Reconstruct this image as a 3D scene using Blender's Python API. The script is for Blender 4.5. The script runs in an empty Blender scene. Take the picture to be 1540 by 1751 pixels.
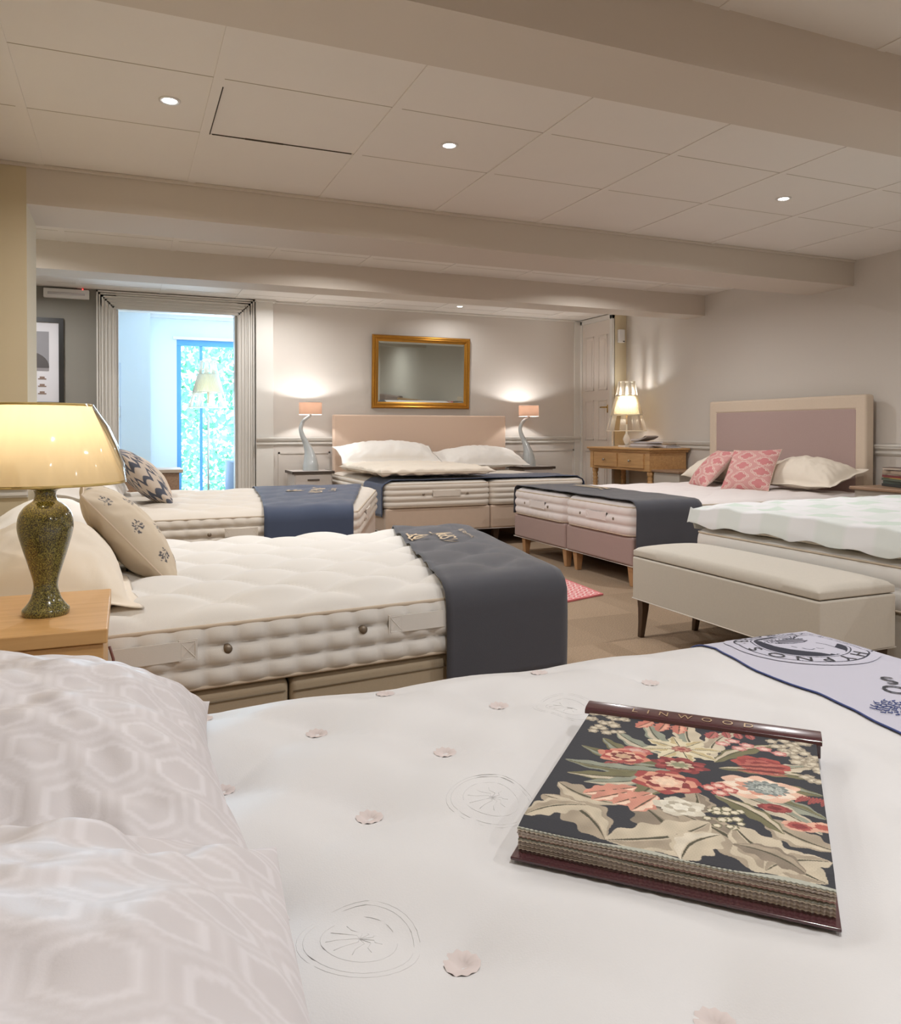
import bpy, bmesh, math, random
import numpy as np
from math import sin, cos, pi, radians, sqrt, atan2, hypot
from mathutils import Vector, Matrix, noise

S = bpy.context.scene
COL = S.collection
random.seed(7)

# ------------------------------------------------------------------ camera
YAW, EP, FPX = radians(22.7), radians(0.6), 1328.0
cam_d = bpy.data.cameras.new('camera')
cam = bpy.data.objects.new('camera', cam_d); COL.objects.link(cam)
fw = Vector((sin(YAW)*cos(EP), cos(YAW)*cos(EP), -sin(EP)))
rt = Vector((cos(YAW), -sin(YAW), 0))
up = rt.cross(fw)
M = Matrix((rt, up, -fw)).transposed().to_4x4()
M.translation = Vector((0, 0, 1.1))
cam.matrix_world = M
cam_d.sensor_fit = 'HORIZONTAL'; cam_d.sensor_width = 36.0
cam_d.lens = 36.0*FPX/1540.0
cam_d.shift_x = 0.0
cam_d.shift_y = -(875.5-(737+FPX*math.tan(EP)))/1540.0
cam_d.clip_start = 0.05; cam_d.clip_end = 200
S.camera = cam

# ------------------------------------------------------------------ view, world, light levels
S.view_settings.view_transform = 'Standard'
S.view_settings.look = 'None'
S.view_settings.gamma = 1.0
S.view_settings.exposure = 0.45
S.view_settings.use_curve_mapping = False
try:
    S.cycles.max_bounces = 8; S.cycles.diffuse_bounces = 6; S.cycles.glossy_bounces = 4
    S.cycles.transmission_bounces = 6; S.cycles.transparent_max_bounces = 12
    S.cycles.sample_clamp_indirect = 6.0
    S.cycles.caustics_reflective = False; S.cycles.caustics_refractive = False
except Exception: pass

W = bpy.data.worlds.new('world'); S.world = W; W.use_nodes = True
bg = W.node_tree.nodes['Background']
bg.inputs[0].default_value = (0.62, 0.84, 1.0, 1); bg.inputs[1].default_value = 6.5

WARM = (1.0, 0.99, 0.985); SOFT = (1.0, 0.93, 0.86); DAY = (0.55, 0.77, 1.0); NEUT = (0.96, 0.97, 1.0)
P_DOWN = 13.0      # each ceiling downlight
P_ROOM2 = 190.0     # daylight in the next room

def light(name, kind, loc, power, color, size=0.1, size_y=None, rot=(0,0,0), spread=None, spot=None):
    d = bpy.data.lights.new(name, kind); d.energy = power; d.color = color
    if kind == 'AREA':
        d.size = size
        if size_y: d.shape = 'RECTANGLE'; d.size_y = size_y
        else: d.shape = 'DISK'
        if spread: d.spread = spread
    elif kind == 'POINT': d.shadow_soft_size = size
    o = bpy.data.objects.new(name, d); COL.objects.link(o); o.location = loc; o.rotation_euler = rot
    return o

# daylight entering through the next room's glazing
light('next_room_daylight', 'AREA', (1.9, 11.5, 1.35), P_ROOM2, DAY, 2.4, 2.0, rot=(radians(-90), 0, 0))

# ------------------------------------------------------------------ materials
def lin(c):
    if isinstance(c, str):
        c = tuple(int(c[i:i+2], 16)/255 for i in (0, 2, 4))
    return tuple((x/12.92 if x <= .04045 else ((x+.055)/1.055)**2.4) for x in c)
MATS = {}
def mat(name, color=None, rough=.6, metal=0., bump=0., bscale=200., var=0., vscale=6., sheen=0., coat=0., vcol=False, emit=None, estr=0.):
    if name in MATS: return MATS[name]
    m = bpy.data.materials.new(name); m.use_nodes = True; nt = m.node_tree; N = nt.nodes; L = nt.links
    b = N['Principled BSDF']; b.inputs['Roughness'].default_value = rough; b.inputs['Metallic'].default_value = metal
    tc = N.new('ShaderNodeTexCoord')
    if color: c = lin(color); b.inputs['Base Color'].default_value = (*c, 1)
    if vcol:
        a = N.new('ShaderNodeAttribute'); a.attribute_name = 'Col'; L.new(a.outputs['Color'], b.inputs['Base Color'])
    elif var > 0:
        n = N.new('ShaderNodeTexNoise'); n.inputs['Scale'].default_value = vscale; n.inputs['Detail'].default_value = 4
        L.new(tc.outputs['Object'], n.inputs['Vector'])
        mx = N.new('ShaderNodeMix'); mx.data_type = 'RGBA'
        mx.inputs[6].default_value = (*[x*(1-var) for x in c], 1); mx.inputs[7].default_value = (*[min(1, x*(1+var)) for x in c], 1)
        L.new(n.outputs['Fac'], mx.inputs[0]); L.new(mx.outputs[2], b.inputs['Base Color'])
    if bump > 0:
        n2 = N.new('ShaderNodeTexNoise'); n2.inputs['Scale'].default_value = bscale; n2.inputs['Detail'].default_value = 3
        L.new(tc.outputs['Object'], n2.inputs['Vector'])
        bp = N.new('ShaderNodeBump'); bp.inputs['Strength'].default_value = bump; bp.inputs['Distance'].default_value = .002
        L.new(n2.outputs['Fac'], bp.inputs['Height']); L.new(bp.outputs['Normal'], b.inputs['Normal'])
    if sheen: b.inputs['Sheen Weight'].default_value = sheen; b.inputs['Sheen Roughness'].default_value = .4
    if coat: b.inputs['Coat Weight'].default_value = coat; b.inputs['Coat Roughness'].default_value = .05
    if emit: b.inputs['Emission Color'].default_value = (*emit, 1); b.inputs['Emission Strength'].default_value = estr
    MATS[name] = m; return m

def wood_mat(name, c1, c2, scale=3., rough=.4, axis=0, coat=.1):
    if name in MATS: return MATS[name]
    m = bpy.data.materials.new(name); m.use_nodes = True; nt = m.node_tree; N = nt.nodes; L = nt.links
    b = N['Principled BSDF']; b.inputs['Roughness'].default_value = rough; b.inputs['Coat Weight'].default_value = coat
    tc = N.new('ShaderNodeTexCoord'); mp = N.new('ShaderNodeMapping')
    sc = [14., 14., 14.]; sc[axis] = 1.0; mp.inputs['Scale'].default_value = sc
    n = N.new('ShaderNodeTexNoise'); n.inputs['Scale'].default_value = scale; n.inputs['Detail'].default_value = 6; n.inputs['Distortion'].default_value = .8
    r = N.new('ShaderNodeValToRGB'); r.color_ramp.elements[0].position = .3; r.color_ramp.elements[1].position = .7
    r.color_ramp.elements[0].color = (*lin(c1), 1); r.color_ramp.elements[1].color = (*lin(c2), 1)
    L.new(tc.outputs['Object'], mp.inputs['Vector']); L.new(mp.outputs[0], n.inputs['Vector']); L.new(n.outputs['Fac'], r.inputs[0]); L.new(r.outputs[0], b.inputs['Base Color'])
    bp = N.new('ShaderNodeBump'); bp.inputs['Strength'].default_value = .08; bp.inputs['Distance'].default_value = .002
    L.new(n.outputs['Fac'], bp.inputs['Height']); L.new(bp.outputs['Normal'], b.inputs['Normal'])
    MATS[name] = m; return m

def shade_mat(name, color, trans=.55, pleat=0., rough=.8):
    m = bpy.data.materials.new(name); m.use_nodes = True; nt = m.node_tree; N = nt.nodes; L = nt.links
    for n in list(N):
        if n.type == 'BSDF_PRINCIPLED': N.remove(n)
    out = [n for n in N if n.type == 'OUTPUT_MATERIAL'][0]
    d = N.new('ShaderNodeBsdfDiffuse'); t = N.new('ShaderNodeBsdfTranslucent'); mx = N.new('ShaderNodeMixShader')
    d.inputs[0].default_value = (*lin(color), 1); t.inputs[0].default_value = (*lin(color), 1); mx.inputs[0].default_value = trans
    L.new(d.outputs[0], mx.inputs[1]); L.new(t.outputs[0], mx.inputs[2]); L.new(mx.outputs[0], out.inputs[0])
    tc = N.new('ShaderNodeTexCoord'); n = N.new('ShaderNodeTexNoise'); n.inputs['Scale'].default_value = 300
    bp = N.new('ShaderNodeBump'); bp.inputs['Strength'].default_value = .2; bp.inputs['Distance'].default_value = .001
    L.new(tc.outputs['Object'], n.inputs['Vector']); L.new(n.outputs['Fac'], bp.inputs['Height']); L.new(bp.outputs['Normal'], d.inputs['Normal'])
    MATS[name] = m; return m

def glass_mat(name, tint=(1, 1, 1), refl=.12, rough=.02):
    m = bpy.data.materials.new(name); m.use_nodes = True; nt = m.node_tree; N = nt.nodes; L = nt.links
    for n in list(N):
        if n.type == 'BSDF_PRINCIPLED': N.remove(n)
    out = [n for n in N if n.type == 'OUTPUT_MATERIAL'][0]
    t = N.new('ShaderNodeBsdfTransparent'); t.inputs[0].default_value = (*tint, 1)
    g = N.new('ShaderNodeBsdfGlossy'); g.inputs['Roughness'].default_value = rough
    lw = N.new('ShaderNodeLayerWeight'); lw.inputs[0].default_value = refl
    mx = N.new('ShaderNodeMixShader'); L.new(lw.outputs['Fresnel'], mx.inputs[0]); L.new(t.outputs[0], mx.inputs[1]); L.new(g.outputs[0], mx.inputs[2]); L.new(mx.outputs[0], out.inputs[0])
    MATS[name] = m; return m

def carpet_mat():
    m = bpy.data.materials.new('carpet'); m.use_nodes = True; nt = m.node_tree; N = nt.nodes; L = nt.links
    b = N['Principled BSDF']; b.inputs['Roughness'].default_value = .95
    tc = N.new('ShaderNodeTexCoord')
    mp = N.new('ShaderNodeMapping'); mp.inputs['Scale'].default_value = (2.0, 2.0, 2.0); mp.inputs['Location'].default_value = (.35, .2, 0)
    L.new(tc.outputs['Object'], mp.inputs[0])
    fl = N.new('ShaderNodeVectorMath'); fl.operation = 'FLOOR'; L.new(mp.outputs[0], fl.inputs[0])
    wn = N.new('ShaderNodeTexWhiteNoise'); wn.noise_dimensions = '2D'; L.new(fl.outputs[0], wn.inputs['Vector'])
    r = N.new('ShaderNodeValToRGB'); r.color_ramp.elements[0].color = (*lin('957f67'), 1); r.color_ramp.elements[1].color = (*lin('b9a085'), 1)
    L.new(wn.outputs['Value'], r.inputs[0])
    n = N.new('ShaderNodeTexNoise'); n.inputs['Scale'].default_value = 150; n.inputs['Detail'].default_value = 3; L.new(tc.outputs['Object'], n.inputs[0])
    mx = N.new('ShaderNodeMix'); mx.data_type = 'RGBA'; mx.blend_type = 'MULTIPLY'; mx.inputs[0].default_value = .8
    r2 = N.new('ShaderNodeValToRGB'); r2.color_ramp.elements[0].position = .35; r2.color_ramp.elements[1].position = .65
    r2.color_ramp.elements[0].color = (.55, .55, .55, 1); r2.color_ramp.elements[1].color = (1, 1, 1, 1)
    L.new(n.outputs['Fac'], r2.inputs[0]); L.new(r.outputs[0], mx.inputs[6]); L.new(r2.outputs[0], mx.inputs[7]); L.new(mx.outputs[2], b.inputs['Base Color'])
    bp = N.new('ShaderNodeBump'); bp.inputs['Strength'].default_value = .6; bp.inputs['Distance'].default_value = .004
    L.new(n.outputs['Fac'], bp.inputs['Height']); L.new(bp.outputs['Normal'], b.inputs['Normal'])
    return m

WALL = mat('wall_paint', 'd1cac2', .85, bump=.05, bscale=90)
WALLW = mat('wall_paint_lamplit', 'cbbd9f', .85, bump=.05, bscale=90)  # yellow lamp light on these walls is put into their paint colour
CEIL = mat('ceiling_paint', 'e3ddd6', .9, bump=.05, bscale=60, var=.02, vscale=3)
BEAM = mat('beam_paint', 'cec4b8', .85)
TRIM = mat('trim_paint', 'd9d5ce', .5)
DOORP = mat('door_paint', 'd6ccc2', .5)
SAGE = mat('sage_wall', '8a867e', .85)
GAP = mat('dark_gap', '4a3f33', .9)
HAIR = mat('tile_joint', 'a79a88', .9)
CARPET = carpet_mat()
TICK = mat('white_ticking', 'dad7d2', .8, bump=.12, bscale=400)
TICKA = mat('satin_ticking', 'cbcaca', .5, bump=.1, bscale=500, sheen=.2)
TICKC = mat('cream_ticking', 'd8d0c5', .8, bump=.12, bscale=400)
TICKP = mat('blush_ticking', 'e3dcda', .8, bump=.12, bscale=400)
PIPE = mat('beige_piping', 'c5b6a3', .7)
PIPEW = mat('pale_piping', 'dcd6cc', .7)
BASEB = mat('stone_fabric', 'ab9c85', .9, bump=.3, bscale=500, var=.04, vscale=120)
BASED = mat('mink_fabric', 'c2ad9a', .85, bump=.2, bscale=300, sheen=.3, var=.05, vscale=20)
BASEE = mat('mauve_fabric', 'a58f8a', .9, bump=.3, bscale=500, var=.04, vscale=100)
LINEN = mat('linen', 'c4beb3', .9, bump=.35, bscale=420, var=.05, vscale=90)
CREAMF = mat('cream_fabric', 'd6c5b2', .9, bump=.3, bscale=420, var=.04, vscale=90)
BLUSHF = mat('blush_fabric', 'd8bfab', .85, bump=.15, bscale=300, sheen=.2)
MAUVEF = mat('pinkgrey_fabric', 'b39c97', .9, bump=.3, bscale=420, var=.04, vscale=90)
THROWG = mat('charcoal_throw', '45464e', .75, bump=.25, bscale=500, sheen=.25, var=.12, vscale=3)
THROWN = mat('navy_throw', '3d4860', .75, bump=.25, bscale=500, sheen=.25, var=.1, vscale=3)
GOLDT = mat('beige_embroidery', 'c9b496', .7)
WHITEC = mat('white_cotton', 'ece8e2', .85, bump=.1, bscale=300)
CREAMC = mat('cream_cotton', 'e6dccd', .85, bump=.1, bscale=300)
OAK = wood_mat('oak', 'b58a5a', 'cda36f', axis=1)
OAKX = wood_mat('light_oak', 'c79a62', 'd6ab74', axis=0, rough=.45)
OAKL = wood_mat('oak_leg', 'a97f58', 'bb9168', axis=2, rough=.4)
DARKL = wood_mat('dark_leg', '3a2a20', '55402f', axis=2, rough=.4)
BROWNT = wood_mat('brown_top', '8a6d56', 'a1836a', axis=1)
GREYP = mat('grey_painted_wood', 'b8b0a5', .5)
WHITEW = mat('white_limed_wood', 'd4cdc8', .5, var=.06, vscale=30)
DARKW = mat('dark_edge_wood', '4b4038', .4)
BRASS = mat('brass', 'c9a45c', .25, 1.)
CHROME = mat('chrome', 'd0d0d0', .12, 1.)
PORC = mat('pale_blue_glaze', 'b9bfc0', .12, coat=.8)
PRINTP = mat('lavender_print', 'b3b2bf', .6, bump=.05, bscale=400)
NAVYI = mat('navy_ink', '2c2f45', .7)
BLUEI = mat('blue_ink', '3c4a80', .7)
INKB = mat('black_ink', '2a2b33', .7)
VC = mat('printed_cloth', rough=.85, bump=.15, bscale=400, vcol=True)
VCS = mat('sateen_cloth', rough=.5, bump=.06, bscale=400, vcol=True)
MAROON = mat('maroon_gloss', '47262c', .18, coat=.8)
GOLDL = mat('gold_foil', 'b29a78', .35, .6)
FELT = mat('blush_felt', 'cabfbc', .9)
MIRROR = mat('mirror_glass', 'c8d0cb', .02, 1.)
GILT = mat('gilt', 'b88437', .32, .85, var=.12, vscale=25)
WHITEP = mat('white_plastic', 'dedbd8', .4)
BLACKF = mat('black_frame', '1c1a1a', .4)
PAPER = mat('paper', 'd8d6da', .8)
PHOTO = mat('photo_grey', '8c8a8e', .6)
GLASS = glass_mat('clear_glass')
FILM = glass_mat('plastic_film', refl=.25, rough=.08)
def vent_mat(): return mat('vent_metal', '8c8071', .4, .6)

# ------------------------------------------------------------------ object helpers
def tag(o, label=None, cat=None, group=None, kind=None):
    if label: o['label'] = label
    if cat: o['category'] = cat
    if group: o['group'] = group
    if kind: o['kind'] = kind
    return o
def thing(name, label, cat, loc=(0, 0, 0), rz=0., group=None, rot=None):
    o = bpy.data.objects.new(name, None); COL.objects.link(o); o.empty_display_size = .1
    o.location = loc; o.rotation_euler = rot if rot else (0, 0, rz)
    return tag(o, label, cat, group)
def add(name, verts, faces, m, parent=None, smooth=False, loc=None, rot=None, autos=None, cols=None):
    me = bpy.data.meshes.new(name); me.from_pydata([tuple(v) for v in verts], [], faces); me.validate(); me.update()
    if smooth: me.polygons.foreach_set('use_smooth', [True]*len(me.polygons))
    if cols is not None:
        a = me.color_attributes.new('Col', 'FLOAT_COLOR', 'POINT')
        arr = np.ones((len(me.vertices), 4), dtype=np.float32); arr[:, :3] = cols; a.data.foreach_set('color', arr.ravel())
    o = bpy.data.objects.new(name, me); COL.objects.link(o)
    if m: me.materials.append(m)
    if parent: o.parent = parent
    if loc is not None: o.location = loc
    if rot is not None: o.rotation_euler = rot
    return o
def bevel(o, w=.004, seg=2):
    b = o.modifiers.new('bevel', 'BEVEL'); b.width = w; b.segments = seg; b.limit_method = 'ANGLE'; b.angle_limit = radians(40)
    o.data.polygons.foreach_set('use_smooth', [True]*len(o.data.polygons))
    n = o.modifiers.new('wn', 'WEIGHTED_NORMAL'); n.keep_sharp = False
    return o
class MB:
    def __init__(s): s.v = []; s.f = []
    def box(s, x0, x1, y0, y1, z0, z1, fn=None):
        n = len(s.v); c = [(x0,y0,z0),(x1,y0,z0),(x1,y1,z0),(x0,y1,z0),(x0,y0,z1),(x1,y0,z1),(x1,y1,z1),(x0,y1,z1)]
        if fn: c = [fn(*p) for p in c]
        s.v += c; s.f += [tuple(n+i for i in q) for q in ((0,3,2,1),(4,5,6,7),(0,1,5,4),(1,2,6,5),(2,3,7,6),(3,0,4,7))]; return s
    def poly(s, pts, z0, z1, fn=None):
        n = len(s.v); k = len(pts); c = [(p[0],p[1],z0) for p in pts]+[(p[0],p[1],z1) for p in pts]
        if fn: c = [fn(*p) for p in c]
        s.v += c; s.f += [tuple(n+i for i in range(k))[::-1], tuple(n+k+i for i in range(k))]
        s.f += [(n+i, n+(i+1)%k, n+k+(i+1)%k, n+k+i) for i in range(k)]; return s
    def lathe(s, prof, c=(0,0,0), seg=32, sx=1., sy=1., axis='z', fn=None, cap=True):
        n = len(s.v)
        for r, z in prof:
            for i in range(seg):
                a = 2*pi*i/seg; x, y = r*cos(a)*sx, r*sin(a)*sy
                p = (x, y, z) if axis == 'z' else ((z, x, y) if axis == 'x' else (x, z, y))
                p = (p[0]+c[0], p[1]+c[1], p[2]+c[2]); s.v.append(fn(*p) if fn else p)
        for j in range(len(prof)-1):
            for i in range(seg):
                a, b = n+j*seg+i, n+j*seg+(i+1)%seg; s.f.append((a, b, b+seg, a+seg))
        if cap:
            s.f.append(tuple(n+i for i in range(seg))[::-1]); s.f.append(tuple(n+(len(prof)-1)*seg+i for i in range(seg)))
        return s
    def tube(s, pts, r, seg=8, closed=False, sx=1.):
        pts = [Vector(p) for p in pts]; n0 = len(s.v); N = len(pts); rr = r if hasattr(r, '__len__') else [r]*N
        prevn = None
        for i, p in enumerate(pts):
            a = pts[(i-1) % N] if (closed or i > 0) else p; b = pts[(i+1) % N] if (closed or i < N-1) else p
            t = (b-a).normalized() if (b-a).length > 1e-9 else Vector((0,0,1))
            if prevn is None:
                ref = Vector((0,0,1)) if abs(t.z) < .9 else Vector((1,0,0)); nn = t.cross(ref).normalized()
            else:
                nn = (prevn - t*prevn.dot(t)); nn = nn.normalized() if nn.length > 1e-6 else prevn
            prevn = nn; bb = t.cross(nn)
            for k in range(seg):
                an = 2*pi*k/seg; s.v.append(tuple(p + nn*cos(an)*rr[i]*sx + bb*sin(an)*rr[i]))
        for i in range(N if closed else N-1):
            for k in range(seg):
                a = n0+i*seg+k; b = n0+i*seg+(k+1)%seg; c = n0+((i+1)%N)*seg+(k+1)%seg; d = n0+((i+1)%N)*seg+k
                s.f.append((a, b, c, d))
        if not closed:
            s.f.append(tuple(n0+k for k in range(seg))[::-1]); s.f.append(tuple(n0+(N-1)*seg+k for k in range(seg)))
        return s
    def build(s, name, m, parent=None, bev=0, smooth=False, **k):
        o = add(name, s.v, s.f, m, parent, smooth, **k)
        if bev: bevel(o, bev)
        return o
def struct(name, mb, m, bev=0):
    o = mb.build(name, m, bev=bev); o['kind'] = 'structure'; return o
def B(*a): return MB().box(*a)
TRIMN = [0]
def trim(mb, m, bev=0):
    TRIMN[0] += 1; return struct('trim_%d' % TRIMN[0], mb, m, bev)
def nz(x, y, z=0, s=1.): return noise.noise(Vector((x*s, y*s, z)))

def text_mesh(body, size=1., spacing=1., align='CENTER', shear=0.):
    cu = bpy.data.curves.new('t', 'FONT'); cu.body = body; cu.size = size; cu.space_character = spacing; cu.align_x = align; cu.align_y = 'CENTER'; cu.shear = shear
    cu.resolution_u = 3
    o = bpy.data.objects.new('t', cu); COL.objects.link(o)
    dg = bpy.context.evaluated_depsgraph_get(); me = bpy.data.meshes.new_from_object(o.evaluated_get(dg))
    v = [tuple(p.co) for p in me.vertices]; f = [tuple(p.vertices) for p in me.polygons]
    bpy.data.objects.remove(o); bpy.data.curves.remove(cu); bpy.data.meshes.remove(me)
    return v, f

# ================================================================== STRUCTURE
YW, XR, XL, ZC = 8.9, 5.8, -.72, 2.57
struct('floor', B(-1.6, 7.2, -3.0, 12.0, -.05, 0), CARPET)
cl = MB(); cl.box(-1.6, 6.0, -3.0, YW+.1, ZC, ZC+.08)
for xb in (-.43, .365, 1.145, 1.925, 2.695, 3.46, 4.235, 5.01):     # cover strips between the ceiling tiles
    cl.box(xb-.022, xb+.022, -2.6, YW, ZC-.004, ZC+.01)
struct('ceiling', cl, CEIL)
hj = MB()
for yb in (-1.9, -1.26, -.62, .02, .66, 1.3, 3.37, 4.015, 5.75, 6.38, 7.3, 7.94, 8.58):
    hj.box(-.7, 5.8, yb-.002, yb+.002, ZC-.001, ZC+.004)
trim(hj, HAIR)
gj = MB(); gj.box(.40, 1.11, 4.011, 4.016, ZC-.0045, ZC+.004); gj.box(.56, .75, 4.008, 4.018, ZC-.005, ZC+.004); gj.box(.388, .392, 3.45, 4.015, ZC-.005, ZC+.004)
gj.box(.42, 1.05, 5.62, 5.627, ZC-.0045, ZC+.004)
trim(gj, GAP)

def wall_rect(mb, x0, x1, y0, y1, z0, z1): return mb.box(x0, x1, y0, y1, z0, z1)
DX0, DX1, DZ = -.085, 1.15, 2.40       # doorway in the far wall
wf = MB().box(1.15, 5.62, YW, YW+.16, 0, 2.8).box(DX0, DX1, YW, YW+.16, DZ, 2.8).box(-1.6, DX0, YW, YW+.16, 0, 2.8)
struct('wall_far', wf, WALL)
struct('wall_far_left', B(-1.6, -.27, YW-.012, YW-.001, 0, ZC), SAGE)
struct('wall_right', B(XR, XR+.15, -3.0, 8.15, 0, ZC), WALL)
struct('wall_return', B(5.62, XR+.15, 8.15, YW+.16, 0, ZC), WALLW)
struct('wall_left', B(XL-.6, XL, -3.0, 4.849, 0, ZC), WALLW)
nib = MB().box(-1.6, -.497, 4.85, 5.34, 0, ZC)
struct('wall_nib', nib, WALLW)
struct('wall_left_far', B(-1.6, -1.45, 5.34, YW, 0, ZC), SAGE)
struct('wall_near', B(-1.3, 6.0, -3.0, -2.7, 0, ZC), WALL)

# beams
trim(B(XL, XR, 2.14, 2.49, 2.35, ZC+.01), BEAM)
trim(B(-.497, XR, 4.85, 5.34, 2.35, ZC+.01), BEAM)
trim(B(-1.45, XR, 6.72, 7.04, 2.35, ZC+.01), BEAM)
trim(B(-.72, XR, 4.83, 4.849, 2.55, ZC), BEAM, .004)
trim(B(1.5, 5.62, YW-.02, YW+.002, 2.545, ZC), TRIM, .006)

def rail(mb, pts, z=.94, h=.09, d=.035, left=True):
    # chair rail along a polyline, profile stepped
    for (a, b) in zip(pts[:-1], pts[1:]):
        a = Vector(a); b = Vector(b); t = (b-a).normalized(); n = Vector((t.y, -t.x))*(1 if left else -1)
        for (dd, z0, z1) in ((.012, 0, h), (.022, .012, .03), (d, .055, h), (d*.7, .045, .055), (d*1.2, h-.018, h-.004)):
            e = t*dd*.0
            q = [a-e, b+e, b+e+n*dd, a-e+n*dd]
            mb.poly([(p.x, p.y) for p in (q if not left else q[::-1])], z+z0, z+z1)
    return mb
trim(rail(MB(), [(1.533, YW), (5.6, YW)]), TRIM)
trim(rail(MB(), [(XR, 8.15), (XR, -2.7)], z=.90), TRIM)
trim(rail(MB(), [(1.335, YW-.09), (1.56, YW-.09)]), TRIM)
trim(rail(MB(), [(XL, 4.85), (-.497, 4.85)], z=.735), TRIM)
# pilaster beside the doorway
trim(B(1.343, 1.533, YW-.09, YW+.01, 0, ZC-.01).box(1.335, 1.56, YW-.1, YW, ZC-.03, ZC), TRIM, .004)
# panelling frames below the rail on the far wall
pn = MB()
for (a, b) in ((1.6, 2.2), (4.5, 5.5)):
    pn.box(a, b, YW-.008, YW, .15, .17).box(a, b, YW-.008, YW, .84, .86).box(a, a+.02, YW-.008, YW, .15, .86).box(b-.02, b, YW-.008, YW, .15, .86)
trim(pn, WALL)
struct('baseboard_far', B(1.53, 5.62, YW-.02, YW, 0, .14), TRIM, .004)
struct('baseboard_right', B(XR-.02, XR, -2.7, 8.15, 0, .14), TRIM, .004)
struct('baseboard_return', B(5.62, XR, 8.13, 8.15, 0, .14), TRIM, .004)

# door casing of the wide doorway, fluted
cs = MB()
x0, x1, zt = -.274, 1.332, 2.56
for (i, d) in ((0, .05), (.022, .035), (.05, .042), (.065, .03), (.085, .038), (.10, .028), (.12, .036), (.135, .026), (.155, .032), (.165, .022)):
    w = .175-i
    cs.box(x0+i, x0+i+.016 if i < .165 else DX0, YW-d, YW, 0, zt-i)
    cs.box(x1-i-.016 if i < .165 else DX1, x1-i, YW-d, YW, 0, zt-i)
    cs.box(x0+i, x1-i, YW-d, YW, zt-i-.016, zt-i)
cs.box(x0+.01, DX0, YW-.024, YW, 0, zt-.01).box(DX1, x1-.01, YW-.024, YW, 0, zt-.01).box(x0+.01, x1-.01, YW-.024, YW, DZ, zt-.01)
trim(cs, TRIM)
ja = MB().box(DX0-.001, DX0+.022, YW+.02, YW+.15, 0, DZ).box(DX1-.022, DX1+.001, YW+.02, YW+.15, 0, DZ).box(DX0, DX1, YW+.02, YW+.15, DZ-.022, DZ)
trim(ja, TRIM, .003)
# narrow panelled door at the far right corner, in the plane X = 5.62
d1 = MB().box(5.60, 5.625, 8.2, 8.84, 0, 2.50)
for (ya, yb2) in ((8.27, 8.47), (8.57, 8.77)):
    for (za, zb) in ((1.62, 2.32), (.98, 1.5), (.2, .85)):
        for q in ((ya, yb2, za, za+.02), (ya, yb2, zb-.02, zb), (ya, ya+.018, za, zb), (yb2-.018, yb2, za, zb)):
            d1.box(5.592, 5.602, *q)
        d1.box(5.595, 5.601, ya+.05, yb2-.05, za+.05, zb-.05)
do = struct('door_1', d1, DOORP, .003)
MB().tube([(5.60, 8.27, 1.40), (5.56, 8.27, 1.40), (5.555, 8.36, 1.40)], .009).box(5.594, 5.6, 8.255, 8.285, 1.33, 1.43).build('door_handle', BRASS, do, smooth=True)
trim(MB().box(5.585, 5.63, 8.15, 8.2, 0, 2.55).box(5.585, 5.63, 8.84, 8.9, 0, 2.55).box(5.585, 5.63, 8.15, 8.9, 2.5, 2.56).box(5.50, 5.6, YW-.02, YW, 0, 2.56), TRIM, .003)

# next room seen through the doorway
R2 = mat('next_room_paint', 'd8dde0', .9)
struct('wall_next_left', B(-1.6, -1.5, YW+.16, 11.9, 0, 2.74), R2)
struct('wall_next_right', B(4.0, 4.1, YW+.16, 11.9, 0, 2.74), R2)
struct('wall_next_back', MB().box(-1.6, .67, 11.6, 11.75, 0, 2.74).box(.67, 3.0, 11.6, 11.75, 2.39, 2.74).box(3.0, 4.1, 11.6, 11.75, 0, 2.74), R2)
struct('wall_next_chimney', B(-1.6, .31, 11.1, 11.62, 0, 2.74), R2)
struct('ceiling_next', B(-1.6, 4.1, YW+.1, 11.9, 2.74, 2.82), R2)
trim(MB().box(-1.5, .33, 11.05, 11.1, 2.68, 2.74).box(.31, 4.0, 11.55, 11.6, 2.68, 2.74), WHITEP, .004)
BLUEF = mat('blue_window_frame', '5f9ccf', .5)
w2 = MB().box(.671, .73, 11.61, 11.72, 0, 2.309).box(2.94, 2.999, 11.61, 11.72, 0, 2.309).box(.671, 2.999, 11.61, 11.72, 2.31, 2.389).box(.98, 1.02, 11.62, 11.7, 0, 2.31).box(1.9, 1.94, 11.62, 11.7, 0, 2.31)
w2o = struct('window_2', w2, BLUEF, .003)
B(.7, 2.98, 11.655, 11.66, .02, 2.35).build('pane', GLASS, w2o)
trim(B(.62, 3.05, 11.56, 11.6, 2.39, 2.43), WHITEP)
struct('ground', B(-8, 14, 11.75, 30, -.06, -.01), mat('pale_paving', 'e4e6e4', .9))
dd = struct('door_2', MB().box(-.62, -.05, 11.085, 11.1, 0, 2.0), mat('next_door_paint', 'c7ced8', .6), .003)
B(-.12, -.06, 11.07, 11.086, 1.28, 1.42).build('door_handle', CHROME, dd)

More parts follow.
